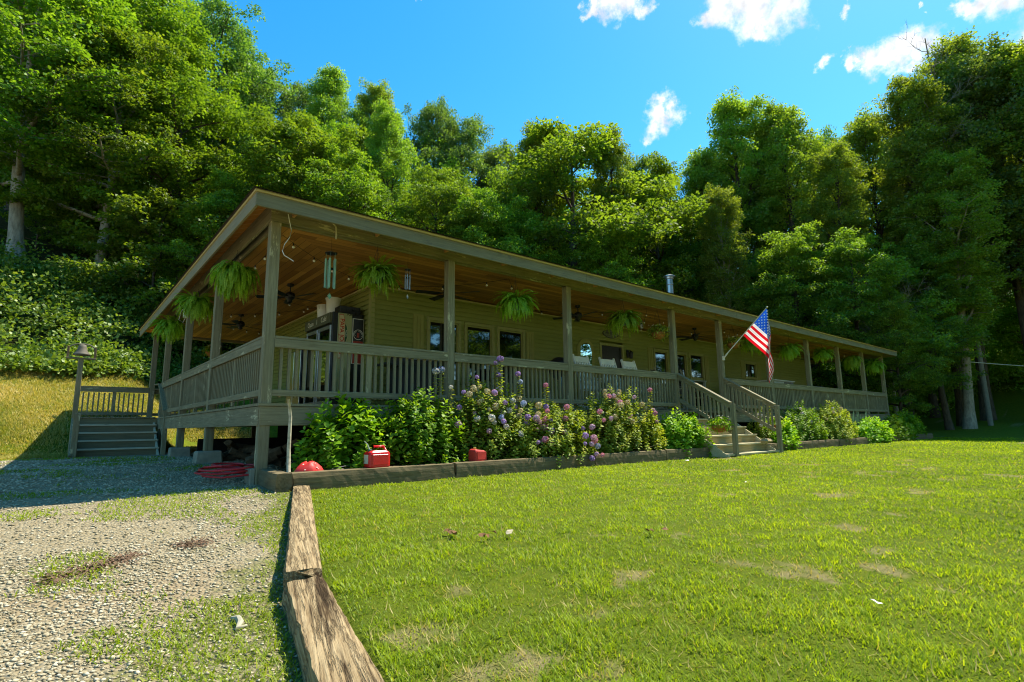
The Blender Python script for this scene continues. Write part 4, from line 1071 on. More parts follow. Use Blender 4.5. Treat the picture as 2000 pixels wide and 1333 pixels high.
# ============================================================ hydrangeas and other bed plants
def bush_mesh(seed, rx, ry, h, n, leaf, shape='broad', dense=.75):
    """leafy shoots: rosettes of leaves on a dome plus a fill; origin on the ground"""
    r = np.random.default_rng(seed); m = max(12, int(n*1.9)//13)
    u = unit(r.normal(size=(m, 3))); u[:, 2] = np.abs(u[:, 2])
    rr = r.random(m)**.28; top = np.c_[u[:, 0]*rx*rr, u[:, 1]*ry*rr, (.10+.90*u[:, 2]*rr)*h*(.88+.25*r.random(m))]
    Ps = []; Ds = []; Ns = []; S_ = []; lv = []
    for c in top:
        sh = r.normal(0, .12); ax = unit(np.array([c[0]/rx*.5, c[1]/ry*.5, .9])+r.normal(0, .15, 3)); a0 = r.random()*6.28
        k = 13
        for i in range(k):
            lvl = i/k; az = a0+i*2.399
            side = unit(np.cross(ax, [1, .2, 0.])); s2 = np.cross(ax, side)
            o = side*cos(az)+s2*sin(az)
            Ps.append(c-ax*lvl*leaf*2.6+o*.008); Ds.append(o*(.6+.5*lvl)+ax*(.75-.95*lvl)+r.normal(0, .15, 3)); Ns.append(ax+o*.15+r.normal(0, .18, 3))
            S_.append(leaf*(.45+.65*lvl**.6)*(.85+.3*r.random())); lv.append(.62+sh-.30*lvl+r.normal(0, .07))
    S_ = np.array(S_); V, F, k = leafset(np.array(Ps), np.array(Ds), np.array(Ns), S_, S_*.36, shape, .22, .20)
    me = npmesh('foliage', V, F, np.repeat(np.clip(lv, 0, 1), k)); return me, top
BLOOMC = {'purple': (.36, .22, .58), 'blue': (.34, .38, .66), 'pink': (.64, .26, .44), 'mauve': (.58, .36, .56), 'faded': (.52, .44, .26), 'pale': (.50, .48, .52)}
BL_ME = {}
def bloom_mesh(cname):
    if cname in BL_ME: return BL_ME[cname]
    r = np.random.default_rng(len(cname)*7+1); n = 150
    P = unit(r.normal(size=(n, 3))); P[:, 2] = P[:, 2]*.82; P = P*.066*(.92+.12*r.random((n, 1)))
    Nn = unit(P+rdir(n, r)*.02); Vs = []; D0 = unit(np.cross(Nn, rdir(n, r)))
    B0 = np.cross(Nn, D0); V = []; F = []
    for q in range(4):
        a = q*pi/2; d = D0*cos(a)+B0*sin(a); v, f, k = leafset(P, d+Nn*.25, Nn, .017, .0085, 'quad'); F.append(f+len(V)*n*4); V.append(v)
    me = npmesh('bloom', np.concatenate(V), np.concatenate(F), np.tile(np.repeat(r.random(n), 4), 4))
    c = BLOOMC[cname]; mt = leafmat('petals_'+cname, tuple(x*.6 for x in c), c, tuple(min(1, x*1.5+.08) for x in c), .25, .08, 0)
    me.materials.append(mt); BL_ME[cname] = me; return me
def bush(name, x, y, rx, ry, h, n, leaf, mat, label, cat, seed, blooms=(), shape='broad', stalks=()):
    h *= 1.10; rx *= 1.25; ry *= 1.08; n = int(n*1.2); z = -.985; e = empty(name, (x, y, z), 0, label, cat, 'plants in the flower bed')
    me, top = bush_mesh(seed, rx, ry, h, n, leaf, shape); link('foliage', me, mat, e)
    r = random.Random(seed); mb = MB()
    for i in range(26):
        t = top[r.randrange(len(top))]; b = (r.uniform(-.35, .35)*rx, r.uniform(-.35, .35)*ry, 0)
        mb.tube([b, ((b[0]+t[0])*.5+r.uniform(-.04, .04), (b[1]+t[1])*.5, t[2]*.55), tuple(t)], [.009, .007, .004], 5, cap=False)
    for (dx, dy, dz, c) in stalks:
        mb.tube([(dx*.6, dy*.5, .2), (dx*.9, dy, dz*.7), (dx, dy, dz)], [.008, .006, .004], 5, cap=False)
    mb.build('stems', plain('stem', (.10, .085, .035), .9), e)
    for (dx, dy, dz, c) in list(blooms)+list(stalks):
        b = bpy.data.objects.new('bloom', bloom_mesh(c)); COL.objects.link(b); b.parent = e; b.location = (dx, dy, dz); b.rotation_euler = (r.random(), r.random(), r.random()*6)
        s = r.uniform(.5, .92); b.scale = (s, s, s)
    if stalks:     # collar leaves under the tall flower heads
        Ps = []; Ds = []
        rr = np.random.default_rng(seed+5)
        for (dx, dy, dz, c) in stalks:
            for k in range(22):
                a = k*2.4; Ps.append((dx, dy, dz-.05-.016*k)); Ds.append((cos(a), sin(a), .15))
        s = .06*(.7+.7*rr.random(len(Ps))); V, F, k = leafset(np.array(Ps), np.array(Ds, float), unit(np.array([0, 0, 1.])+rdir(len(Ps), rr)*.4), s, s*.34, 'broad')
        link('stalk_leaves', npmesh('stalk_leaves', V, F, np.repeat(rr.random(len(Ps))*.6+.3, k)), LM_HYD2, e)
    return e
def rb(n, rx, ry, h, cols, seed, z0=.45, front=True):
    r = random.Random(seed); out = []
    for i in range(n):
        a = r.uniform(-1, 1); b = r.uniform(.05, 1)**.6; zz = z0+(1-z0)*r.random(); q = math.sqrt(max(.05, 1-(zz*.85)**2))
        out.append((a*rx*q, -b*ry*q if front else 0, zz*h, r.choice(cols)))
    return out
bush('hydrangea_bush', 1.06, -0.40, .66, .42, .98, 1500, .150, LM_HYD, 'bright green large-leaved hydrangea without flowers behind the red fuel can', 'hydrangea', 1)
bush('hydrangea_bush', 2.12, -0.46, .74, .48, 1.16, 2200, .105, LM_HYD, 'taller green hydrangea beneath the second porch post with few pale flowers', 'hydrangea', 2,
     stalks=[(.38, -.05, 1.55, 'blue'), (.52, -.12, 1.27, 'pale'), (.28, -.05, 1.52, 'pale')])
bush('hydrangea_bush', 3.45, -0.46, .85, .44, 1.28, 2400, .085, LM_HYD2, 'hydrangea with tall purple flower stalks reaching above the rail', 'hydrangea', 3,
     blooms=rb(34, .95, .5, 1.30, ['purple', 'blue', 'faded', 'faded', 'pale', 'mauve'], 3, .35),
     stalks=[(-.28, -.1, 1.46, 'purple'), (.18, -.1, 1.52, 'purple'), (.10, -.12, 1.72, 'purple'), (.22, -.1, 1.80, 'purple'), (.68, -.1, 1.42, 'blue'), (.62, -.1, 1.56, 'purple'), (-.55, -.1, 1.2, 'purple')])
bush('hydrangea_bush', 4.80, -0.58, 1.0, .52, 1.0, 2900, .080, LM_HYD2, 'hydrangea with a cluster of pink and mauve flowers spilling to the timber', 'hydrangea', 4,
     blooms=rb(30, .95, .5, 1.0, ['pink', 'mauve', 'purple', 'faded'], 4, .3)+[(.75, -.42, .36, 'pink'), (.68, -.46, .42, 'mauve'), (.80, -.44, .26, 'blue'), (.70, -.50, .12, 'mauve'), (.86, -.50, .10, 'pink'), (.60, -.48, .30, 'mauve'), (.55, -.52, .05, 'purple')],
     stalks=[(-.12, -.05, 1.38, 'pink')])
bush('hydrangea_bush', 6.85, -0.54, 1.25, .50, 1.28, 3200, .085, LM_HYD2, 'wide yellowing hydrangea with a few pink flowers below the rocking chairs', 'hydrangea', 5,
     blooms=rb(28, 1.2, .5, 1.35, ['faded', 'faded', 'pink', 'faded', 'mauve'], 5, .5), stalks=[(.98, -.1, 1.40, 'pink')])
bush('hydrangea_bush', 8.98, -0.62, .85, .48, .88, 1700, .125, LM_HOSTA, 'low bright green leafy shrub left of the front steps', 'shrub', 6)
bush('flowering_perennial', 12.95, -0.55, .35, .35, 1.05, 500, .06, LM_HYD2, 'tall thin plant with pale flowers seen through the right stair rail', 'flower', 7, blooms=rb(6, .3, .3, 1.1, ['pale', 'faded'], 7, .5), stalks=[(.5, .0, 1.22, 'mauve'), (.55, -.05, 1.16, 'mauve')])
bush('hosta', 13.75, -0.72, .80, .45, .76, 1000, .17, LM_HOSTA, 'deep green hosta right of the front steps', 'hosta', 8)
bush('hydrangea_bush', 15.7, -0.54, 1.35, .50, 1.12, 2500, .085, LM_HYD, 'dark green hydrangea behind the right-hand hostas', 'hydrangea', 9, blooms=rb(8, 1.2, .4, 1.1, ['faded', 'pale'], 9, .6))
bush('hydrangea_bush', 18.1, -0.58, 1.45, .52, 1.20, 2700, .090, LM_HYD2, 'large yellowing hydrangea right of the flag', 'hydrangea', 10, blooms=rb(9, 1.3, .4, 1.2, ['faded', 'pale', 'faded'], 10, .6))
bush('hosta', 21.3, -0.78, 1.35, .55, .76, 1400, .18, LM_HOSTA, 'yellow-green hosta spilling over the edge near the far end', 'hosta', 11)
bush('hosta', 24.0, -0.78, 1.45, .55, .82, 1500, .18, LM_HOSTA, 'broad yellow-green hosta beside the raised end timber', 'hosta', 12)
bush('hosta', 26.3, -0.60, 1.25, .60, 1.10, 1300, .16, LM_HOSTA, 'tall green hosta at the far corner of the porch', 'hosta', 13)
# grass-like white flowering stalks near the far end
mb = MB(); r_ = random.Random(4)
for k in range(26):
    x0 = r_.uniform(-.8, .8); mb.tube([(x0, 0, 0), (x0+r_.uniform(-.05, .05), -.02, .5), (x0+r_.uniform(-.15, .15), -.05, r_.uniform(.8, 1.1))], [.008, .006, .012], 4)
tag(mb.build('liriope_stalks', plain('pale_stalk', (.38, .42, .24), .8), None), 'pale thin flower stalks rising in front of the last porch bay', 'plant').location = (21.4, -.35, -.98)

# ============================================================ things in the bed and by the corner
M_RED = plain('red_plastic', (.62, .008, .012), .32, .08, .5); M_RED2 = plain('faded_red_plastic', (.48, .035, .025), .6, .2, .3)
def fuel_can(x, y, z, rz_, mat, label, s=1.0, slant=False):
    e = empty('fuel_can', (x, y, z), rz_, label, 'fuel can', None); e.scale = (s, s, s)
    mb = MB(); w, d, h = .165, .095, .20
    prof = [(0, .93), (.012, 1.0), (h*.85, 1.0), (h, .93), (h+.022, .72)]
    n = 24; base = 0
    for (z_, k) in prof:
        for q in range(n):
            t = 2*pi*q/n; c, s_ = cos(t), sin(t); ex = .28
            mb.v.append((w*k*abs(c)**ex*(1 if c > 0 else -1), d*k*abs(s_)**ex*(1 if s_ > 0 else -1), z_+(-.05*(c+1)/2 if slant and z_ > .1 else 0)))
    for i in range(len(prof)-1):
        for q in range(n): mb.f.append((i*n+q, i*n+(q+1) % n, (i+1)*n+(q+1) % n, (i+1)*n+q)); mb.m.append(0)
    mb.f.append(tuple(range(n))[::-1]); mb.m.append(0); mb.f.append(tuple((len(prof)-1)*n+q for q in range(n))); mb.m.append(0)
    mb.box(-w*.72, -d-.003, .035, w*.72, -d+.004, .17)
    mb.build('body', mat, e, smooth=False, bevel=.003)
    if not slant:
        mb = MB(); mb.tube([(-.055, 0, h), (-.045, 0, h+.075), (.10, 0, h+.075), (.135, 0, h+.02)], .017, 8); mb.build('handle', mat, e, smooth=True)
        mb = MB(); mb.lathe([(.028, 0), (.03, .03), (.02, .035)], (-.11, 0, h+.005), 12); mb.build('cap', plain('green_cap', (.02, .10, .07), .5), e)
        mb = MB(); mb.tube([(-.11, 0, h+.03), (-.13, 0, h+.06), (-.155, 0, h+.11), (-.20, 0, h+.15)], [.012, .009, .007, .006], 8); mb.build('spout', plain('pale_spout', (.40, .43, .38), .5), e)
        mb = MB(); mb.box(-w-.003, -.05, .05, -w+.004, .05, .17); mb.build('label', plain('sticker', (.55, .50, .40), .6), e)
    else:
        mb = MB(); mb.lathe([(.028, 0), (.03, .025), (.02, .03)], (-.08, 0, h+.01), 12); mb.build('cap', plain('yellow_cap', (.50, .33, .06), .6), e)
fuel_can(1.245, -.88, -.872, .12, M_RED, 'bright red plastic fuel can with a handle standing on the bed timber')
fuel_can(2.96, -.86, -.878, .25, M_RED2, 'faded red plastic can lying among the hydrangea stems', .88, True)
e = empty('spotted_stone', (.36, -.80, -.90), 0, 'red dome with white spots lying at the bed corner', 'garden ornament'); mb = MB(); r = random.Random(5)
n = 20; prof = [(.165, 0), (.160, .03), (.135, .075), (.09, .115), (.04, .135)]
for (q, z_) in prof:
    for k in range(n):
        t = 2*pi*k/n; j = 1+.10*sin(2*t+1)+.05*sin(5*t+q*20); mb.v.append((q*j*cos(t)*1.05, q*j*sin(t)*.8, z_*(1+.12*sin(3*t))))
for i in range(len(prof)-1):
    for k in range(n): mb.f.append((i*n+k, i*n+(k+1) % n, (i+1)*n+(k+1) % n, (i+1)*n+k)); mb.m.append(0)
mb.f.append(tuple(range(n))[::-1]); mb.m.append(0); mb.f.append(tuple((len(prof)-1)*n+k for k in range(n))); mb.m.append(0)
mb.build('dome', plain('red_paint', (.50, .025, .02), .5, .3), e, smooth=True)
sp = MB()
for k in range(16):
    a = r.uniform(-pi, .3); q = r.uniform(.05, .145); zz = .137-.137*(q/.165)**2.2
    sp.lathe([(.001, -.006), (r.uniform(.008, .017), .0), (.006, .006)], (q*cos(a)*1.04, q*sin(a)*.8, zz), 7)
sp.build('white_spots', M_WHITE, e)
mb = MB(); mb.tube([(.14, -.72, -.98), (.125, -.715, -.6), (.13, -.70, -.2), (.095, -.70, .03)], [.026, .024, .021, .018], 8)
tag(mb.build('peeled_stick', plain('pale_bark', (.42, .38, .27), .9, .35, .1, sc_=18), None, smooth=True), 'pale peeled branch stuck upright beside the corner post', 'stick')
mb = MB(); mb.tube([(.55, -.83, -.90), (.7, -.80, -.86), (.85, -.76, -.845), (1.0, -.72, -.86), (.95, -.62, -.89), (.75, -.60, -.90)], .008, 6)
tag(mb.build('irrigation_tube', plain('black_tube', (.03, .03, .03), .5), None, smooth=True), 'thin dark tube looping over the mulch behind the spotted dome', 'tube')
mb = MB(); mb.tube([(.55, -.70, -.92), (.75, -.74, -.90), (.92, -.72, -.90)], [.03, .028, .022], 8)
tag(mb.build('weathered_branch', plain('grey_branch', (.23, .20, .14), .9), None, smooth=True), 'short thick grey branch on the mulch beside the spotted dome', 'branch')
# red hose
mb = MB(); r = random.Random(8); pts = []
for k in range(150):
    a = k*.28; R_ = .24+.10*sin(k*.13)+.05*sin(k*.37); zz = -.985+.012+.0010*k+.03*abs(sin(k*.21))
    pts.append((-.30+R_*cos(a)*1.15+.05*sin(k*.05), .30+R_*sin(a)*.9, zz))
mb.tube(pts, .0135, 7)
tag(mb.build('garden_hose', plain('red_hose', (.48, .015, .018), .4, .2, .5), None, smooth=True), 'coiled red garden hose in a loose pile on the gravel by the corner post', 'hose')
# block at corner, firewood, tarp under the deck
mb = MB(); mb.box(-.14, -.04, -1.13, -.07, .22, -.86); tag(mb.build('concrete_block', M_CONC, None, .012), 'small mossy concrete block against the foot of the corner post', 'concrete block')
WDK = plain('split_log', (.085, .062, .036), .95, .5, .1, sc_=14); r = random.Random(11); logme = []
labs = ['split log leaning lowest at the front of the pile under the deck', 'dark split log beside the footing under the deck', 'split log lying across the top of the wood pile']
for i in range(16):
    mb = MB(); ln = r.uniform(.35, .6); n = 6; rr = [r.uniform(.05, .085) for _ in range(n)]
    for x in (-ln/2, ln/2):
        for k in range(n): mb.v.append((x, rr[k]*cos(k*pi/3), rr[k]*sin(k*pi/3)))
    for k in range(n): mb.f.append((k, (k+1) % n, n+(k+1) % n, n+k)); mb.m.append(0)
    mb.f += [tuple(range(n))[::-1], tuple(range(n, 2*n))]; mb.m += [0, 0]
    o = mb.build('split_log', WDK, None, .006); o.location = (.25+.95*r.random(), 1.2+3.0*r.random(), -.88+.22*r.random()); o.rotation_euler = (r.uniform(-.3, .3), r.uniform(-.5, .5), r.uniform(-1.2, 1.2))
    tag(o, 'dark split log tossed in the loose wood pile under the porch deck', 'log', 'firewood under the deck')
mb = MB(); mb.box(.05, 4.6, -1.02, 2.5, 4.65, -.52)
tag(mb.build('black_tarp', M_DARK, None, .01), 'black plastic sheet hung low behind the firewood under the deck', 'tarp')

# ============================================================ porch furniture and fittings
M_CHAIR = plain('chair_white', (.84, .82, .72), .5, .06, .3)
def rocker(x, y, rz_, label, mat=M_CHAIR, name='rocking_chair'):
    e = empty(name, (x, y, 0), rz_, label, 'rocking chair', 'rocking chairs on the porch')
    e.scale = (1.05, 1.05, 1.10)
    # faces -y; the back leans towards +y
    mb = MB()
    for k in range(7): mb.box(-.25, -.25+k*.07, .415, .25, -.192+k*.07, .435)
    mb.build('seat', mat, e, .003)
    bk = bpy.data.objects.new('backrest', None); COL.objects.link(bk); bk.parent = e
    t0, t1 = Vector((0, .24, .38)), Vector((0, .50, 1.20))
    for s in (-1, 1):
        mb = MB(); mb.beam(t0+Vector((s*.26, 0, 0)), t1+Vector((s*.25, .01, .03)), .045, .05); mb.build('back_post', mat, bk, .006)
    mb = MB(); mb.beam((-.23, .475, 1.13), (.23, .475, 1.13), .022, .13, up=(0, .3, .95)); mb.build('head_panel', mat, bk, .004); mb = MB(); mb.beam((-.23, .27, .50), (.23, .27, .50), .022, .07, up=(0, .3, .95)); mb.build('lower_rail', mat, bk, .004)
    for k in range(7):
        xx = -.18+k*.06; mb = MB(); mb.beam((xx, .275, .53), (xx, .455, 1.07), .032, .014); mb.build('slat', mat, bk)
    for s in (-1, 1):
        mb = MB(); mb.box(s*.29-.05, -.30, .62, s*.29+.05, .30, .645); mb.build('arm', mat, e, .005)
        for yy in (-.24, .24): mb = MB(); mb.box(s*.27-.022, yy-.022, .08, s*.27+.022, yy+.022, .62); mb.build('leg', mat, e, .004)
        mb = MB(); pts = [(s*.27, -.42+.12*k, .05+.10*((k-3.4)/3.4)**2) for k in range(9)]
        for a, b in zip(pts, pts[1:]): mb.beam(a, b, .03, .045)
        mb.build('runner', mat, e)
    return e
rocker(7.50, .55, .05, 'leftmost white rocking chair in front of the arched mirror')
rocker(8.44, .55, -.03, 'middle white rocking chair in front of the dark door')
rocker(9.32, .55, .02, 'right white rocking chair nearest the front steps')
M_GCH = plain('chair_grey', (.30, .28, .19), .7, .1)
rocker(13.2, 1.35, .5, 'grey slatted rocking chair seen through the right stair rail', M_GCH)
rocker(11.9, 1.5, .8, 'grey slatted rocking chair just inside the steps behind the left stair rail', M_GCH)
# kettle grill, gas grill, white cabinet, table
e = empty('kettle_grill', (6.62, .95, 0), 0, 'round black kettle grill behind the railing left of the chairs', 'grill')
mb = MB(); mb.lathe([(.02, 1.22), (.10, 1.21), (.20, 1.14), (.26, 1.03), (.27, .98)][::-1], n=22); mb.build('lid', M_BLACK, e, smooth=True)
mb = MB(); mb.lathe([(.05, .70), (.18, .76), (.26, .90), (.27, .975)], n=22); mb.build('bowl', M_BLACK, e, smooth=True)
for k in range(3): mb = MB(); mb.tube([(.15*cos(k*2.1), .15*sin(k*2.1), .78), (.28*cos(k*2.1), .28*sin(k*2.1), 0)], .012, 6); mb.build('leg', M_STEEL, e)
e = empty('gas_grill', (3.15, 1.5, 0), 0, 'dark gas grill under the first window behind the railing', 'grill')
mb = MB(); mb.box(-.42, -.25, .12, .42, .25, .82); mb.build('cabinet', M_BLACK, e, .01)
mb = MB(); mb.tube([(-.40, 0, .90), (.40, 0, .90)], .24, 18); mb.build('lid', M_BLACK, e, smooth=False)
for s in (-1, 1): mb = MB(); mb.box(s*.43 if s > 0 else -.72, -.22, .82, .72 if s > 0 else -.43, .22, .86); mb.build('side_shelf', M_BLACK, e, .004)
mb = MB(); mb.tube([(-.28, -.26, .95), (.28, -.26, .95)], .012, 8); mb.build('handle', M_STEEL, e)
e = empty('metal_cabinet', (17.1, .75, 0), 0, 'pale metal appliance standing behind the railing right of the flag', 'cabinet')
mb = MB(); mb.box(-.75, -.3, 0, .75, .3, 1.10); mb.build('body', plain('pale_enamel', (.36, .34, .26), .5), e, .012)
mb = MB(); mb.box(.0, -.31, .98, .7, -.302, 1.07); mb.build('grille', M_BLACK, e)
mb = MB(); mb.box(-.80, -.34, 1.10, .80, .32, 1.125); mb.build('top', M_WHITE, e, .004)
mb = MB(); mb.box(11.45, .75, .90, 12.6, 1.25, .93)
e = empty('porch_table', (0, 0, 0), 0, 'narrow grey table just inside the right step post', 'table'); mb.build('tabletop', M_GCH, e, .004)
for xx in (11.5, 12.55):
    for yy in (.8, 1.2): mb = MB(); mb.box(xx-.03, yy-.03, 0, xx+.03, yy+.03, .90); mb.build('leg', M_GCH, e)
e = empty('covered_grill', (21.0, .9, 0), 0, 'low grey covered shape behind the railing near the end of the wall', 'covered furniture'); mb = MB()
mb.lathe([(.55, 0), (.56, .8), (.45, .98), (.2, 1.08), (.05, 1.1)], n=14); mb.build('cover', plain('grey_cover', (.20, .19, .15), .9), e, smooth=True)
# drinks cooler with signs on its side, steel fridge
e = empty('drinks_cooler', (0, 0, 0), 0, 'tall black glass-door drinks cooler against the side wall with a lit-style header', 'cooler')
mb = MB(); mb.box(1.93, 2.64, .06, 2.58, 4.1, 1.99); mb.build('body', M_BLACK, e, .008)
mb = MB()
for (a, b) in ((2.68, 3.36), (3.40, 4.06)):
    for (p, q, u, v) in ((a, a+.06, .12, 1.72), (b-.06, b, .12, 1.72), (a+.06, b-.06, .12, .20), (a+.06, b-.06, 1.65, 1.72)): mb.box(1.90, p, u, 1.929, q, v)
mb.build('door_frame', M_STEEL, e, .003)
for (a, b) in ((2.74, 3.30), (3.46, 4.0)): mb = MB(); mb.box(1.912, a, .20, 1.925, b, 1.65); mb.build('door_glass', M_GLASS, e)
mb = MB(); mb.box(1.87, 2.66, 1.76, 1.929, 4.08, 1.97); mb.build('header', plain('header_panel', (.10, .095, .05), .5), e, .003)
ML = plain('lettering_cream', (.62, .58, .42), .6, .05)
place_text('lettering', 'Open', .15, (1.866, 3.72, 1.865), (0, -1, 0), (0, 0, 1), ML, e)
place_text('lettering', 'I', .15, (1.866, 3.36, 1.865), (0, -1, 0), (0, 0, 1), ML, e)
place_text('lettering', 'Cold', .15, (1.866, 2.98, 1.865), (0, -1, 0), (0, 0, 1), ML, e)
for i, (yy, zz, rr, hh, lab) in enumerate([(3.85, 2.0, .16, .34, 'white plastic bucket without lid on top of the cooler'), (3.35, 2.0, .15, .38, 'white lidded bucket on the cooler nearer the corner')]):
    b = empty('bucket', (2.2, yy, zz), 0, lab, 'bucket'); mb = MB(); mb.lathe([(rr*.85, 0), (rr, hh), (rr*1.06, hh), (rr*1.06, hh+.02), (rr*.96, hh+.02)], n=20); mb.build('body', M_WHITE, b, smooth=False)
    mb = MB()
    if i: mb.lathe([(rr*1.1, hh+.02), (rr*1.1, hh+.05), (.02, hh+.055)], n=20); mb.build('lid', M_WHITE, b)
    else: mb.tube([(rr*cos(t), rr*sin(t)*.3-.1, hh-.02-.12*sin(t)) for t in np.linspace(0, pi, 9)], .004, 5); mb.build('handle', M_STEEL, b)
e = empty('stereo_box', (0, 0, 0), 0, 'black electronics box with tangled cables on the cooler by the corner', 'electronics')
mb = MB(); mb.box(2.08, 2.66, 1.995, 2.52, 2.95, 2.14); mb.build('case', M_BLACK, e, .006); r = random.Random(3)
mb = MB()
for k in range(6):
    x = r.uniform(2.12, 2.48); mb.tube([(x, 2.64, 2.08), (x+r.uniform(-.05, .1), 2.58, 2.0), (x+r.uniform(-.1, .15), 2.60, 1.93), (x+r.uniform(-.05, .2), 2.60, 2.02)], .005, 5)
mb.build('cables', M_WIRE, e)
# sign boards on the cooler side facing the front
e = empty('pizza_sign', (0, 0, 0), 0, 'tall cream sign with a vertical red PAPA JOHN\'S banner and green badge', 'sign')
mb = MB(); mb.box(2.03, 2.600, .35, 2.315, 2.636, 1.97); mb.build('board', plain('sign_cream', (.36, .36, .17), .6, .05), e, .002)
def fan_poly(pts, y, name, mat, par, t=.003):
    mb = MB(); mb.face([(p[0], y, p[1]) for p in pts]); return mb.build(name, mat, par)
bn = [(2.045, 1.93), (2.125, 1.935), (2.15, 1.86), (2.165, 1.72), (2.168, 1.50), (2.16, 1.30), (2.14, 1.14), (2.115, 1.06), (2.045, 1.05)]
fan_poly([(x*1.0+.006*(1 if x > 2.1 else -.5), z+(.012 if z > 1.5 else -.012)) for x, z in bn], 2.598, 'banner_edge', plain('sign_red', (.50, .055, .02), .6, .05), e)
fan_poly(bn, 2.597, 'banner', plain('sign_banner', (.60, .50, .30), .6, .05), e)
gp = [(2.17, 1.75), (2.20, 1.72), (2.225, 1.62), (2.225, 1.50), (2.20, 1.40), (2.17, 1.36)]
fan_poly([(x+.008, z) for x, z in gp], 2.5985, 'badge_edge', plain('sign_banner', (.6, .5, .3)), e); fan_poly(gp, 2.5965, 'badge', plain('sign_green', (.02, .09, .03), .6, .05), e)
place_text('lettering', "PAPA JOHN'S", .125, (2.104, 2.595, 1.49), (0, 0, -1), (1, 0, 0), plain('sign_red', (.5, .055, .02)), e, offset=.002)
place_text('lettering', 'PIZZA', .052, (2.197, 2.5945, 1.56), (0, 0, -1), (1, 0, 0), ML, e)
e = empty('sandwich_sign', (0, 0, 0), 0, 'black sign with white border, round badge and red bottom next to the corner trim', 'sign')
mb = MB(); mb.box(2.335, 2.600, .95, 2.575, 2.636, 1.89); mb.build('board', M_WHITE, e, .002)
mb = MB(); mb.box(2.347, 2.596, 1.42, 2.563, 2.5995, 1.878); mb.build('panel', M_BLACK, e)
mb = MB(); mb.box(2.347, 2.596, .96, 2.563, 2.5995, 1.419); mb.build('panel', plain('sign_red_dark', (.33, .03, .012), .6, .05), e)
def ring(name, cx, cz, r0, r1, y, mat, par, n=32):
    mb = MB()
    for k in range(n):
        a, b = 2*pi*k/n, 2*pi*(k+1)/n
        mb.face([(cx+r0*cos(a), y, cz+r0*sin(a)), (cx+r1*cos(a), y, cz+r1*sin(a)), (cx+r1*cos(b), y, cz+r1*sin(b)), (cx+r0*cos(b), y, cz+r0*sin(b))])
    return mb.build(name, mat, par)
CX, CZ_ = 2.455, 1.555
ring('badge', CX, CZ_, 0.0001, .102, 2.5950, M_BLACK, e); ring('badge_edge', CX, CZ_, .098, .106, 2.5945, M_WHITE, e)
for i, ch in enumerate("JIMMY JOHN'S"):
    a = radians(200-i*220/11); place_text('lettering', ch, .034, (CX+.078*cos(a), 2.594, CZ_+.078*sin(a)), (sin(a), 0, -cos(a)), (cos(a), 0, sin(a)), M_WHITE, e, extrude=.0005)
place_text('lettering', 'JJ', .10, (CX, 2.594, CZ_-.002), (1, 0, 0), (0, 0, 1), plain('sign_red', (.5, .055, .02)), e, offset=.002, extrude=.0005)
e = empty('steel_fridge', (0, 0, 0), 0, 'smooth stainless fridge beyond the drinks cooler on the side porch', 'fridge')
m, N, L, o_ = newmat('stainless'); bsdf(N, L, o_, (.45, .45, .42), .28, metal=1); M_SS = m
mb = MB(); mb.box(1.92, 4.35, .05, 2.58, 5.25, 1.42); mb.build('body', M_BLACK, e, .01)
for (a, b) in ((4.36, 4.79), (4.81, 5.24)): mb = MB(); mb.box(1.90, a, .10, 1.918, b, 1.40); mb.build('door', M_SS, e, .004)
# mirror, oval sign, wall lamp
e = empty('arched_mirror', (9.10, HY0-.03, 0), 0, 'arched mirror in a tan frame left of the dark door', 'mirror')
def arch(w, zb, zt, n=16):
    r = w/2; pts = [(-r, zb), (r, zb)]; pts += [(r*cos(t), zt-r*1.05+r*1.05*sin(t)) for t in np.linspace(0, pi, n)]; return pts
def slab(pts, y0, y1, name, mat, par):
    mb = MB(); n = len(pts)
    for p in pts: mb.v.append((p[0], y0, p[1]))
    for p in pts: mb.v.append((p[0], y1, p[1]))
    mb.f.append(tuple(range(n))); mb.m.append(0); mb.f.append(tuple(range(n, 2*n))[::-1]); mb.m.append(0)
    for k in range(n): mb.f.append((k, n+k, n+(k+1) % n, (k+1) % n)); mb.m.append(0)
    return mb.build(name, mat, par)
slab(arch(.70, .95, 2.08), -.02, .02, 'frame', M_SHUT, e); slab(arch(.46, 1.07, 1.96), -.025, -.018, 'glass', M_MIRROR, e)
e = empty('oval_sign', (10.22, HY0-.03, 2.33), 0, 'pointed oval WELCOME plaque above the dark door', 'sign')
pts = [(.31*cos(t)*(1 if abs(cos(t)) < .9 else 1.1), .115*sin(t)) for t in np.linspace(0, 2*pi, 28)[:-1]]
slab([(x*1.06, z*1.12) for x, z in pts], -.008, .0, 'rim', M_BLACK, e); slab(pts, -.014, -.0085, 'plaque', plain('plaque', (.13, .135, .085), .7), e)
place_text('lettering', 'WELCOME', .10, (0, -.0165, .02), (1, 0, 0), (0, 0, 1), M_BLACK, e, extrude=.001)
mb = MB(); 
for k in range(5): mb.lathe([(.004, -.006), (.012, 0), (.004, .006)], (-.14+.07*k, -.018, -.06), 6)
mb.build('ornament', M_BLACK, e)
e = empty('wall_lamp', (10.98, HY0-.03, 1.80), 0, 'small black wall lantern right of the dark door', 'lamp')
mb = MB(); mb.box(-.05, -.02, -.12, .05, .0, .12); mb.build('wall_plate', M_BLACK, e, .004)
mb = MB(); mb.tube([(0, -.02, .05), (0, -.08, .10), (0, -.13, .08)], .009, 6); mb.build('arm', M_BLACK, e)
mb = MB(); mb.lathe([(.05, -.14), (.07, .03), (.085, .035), (.02, .09)], (0, -.13, -.02), 8); mb.build('lantern', M_BLACK, e)
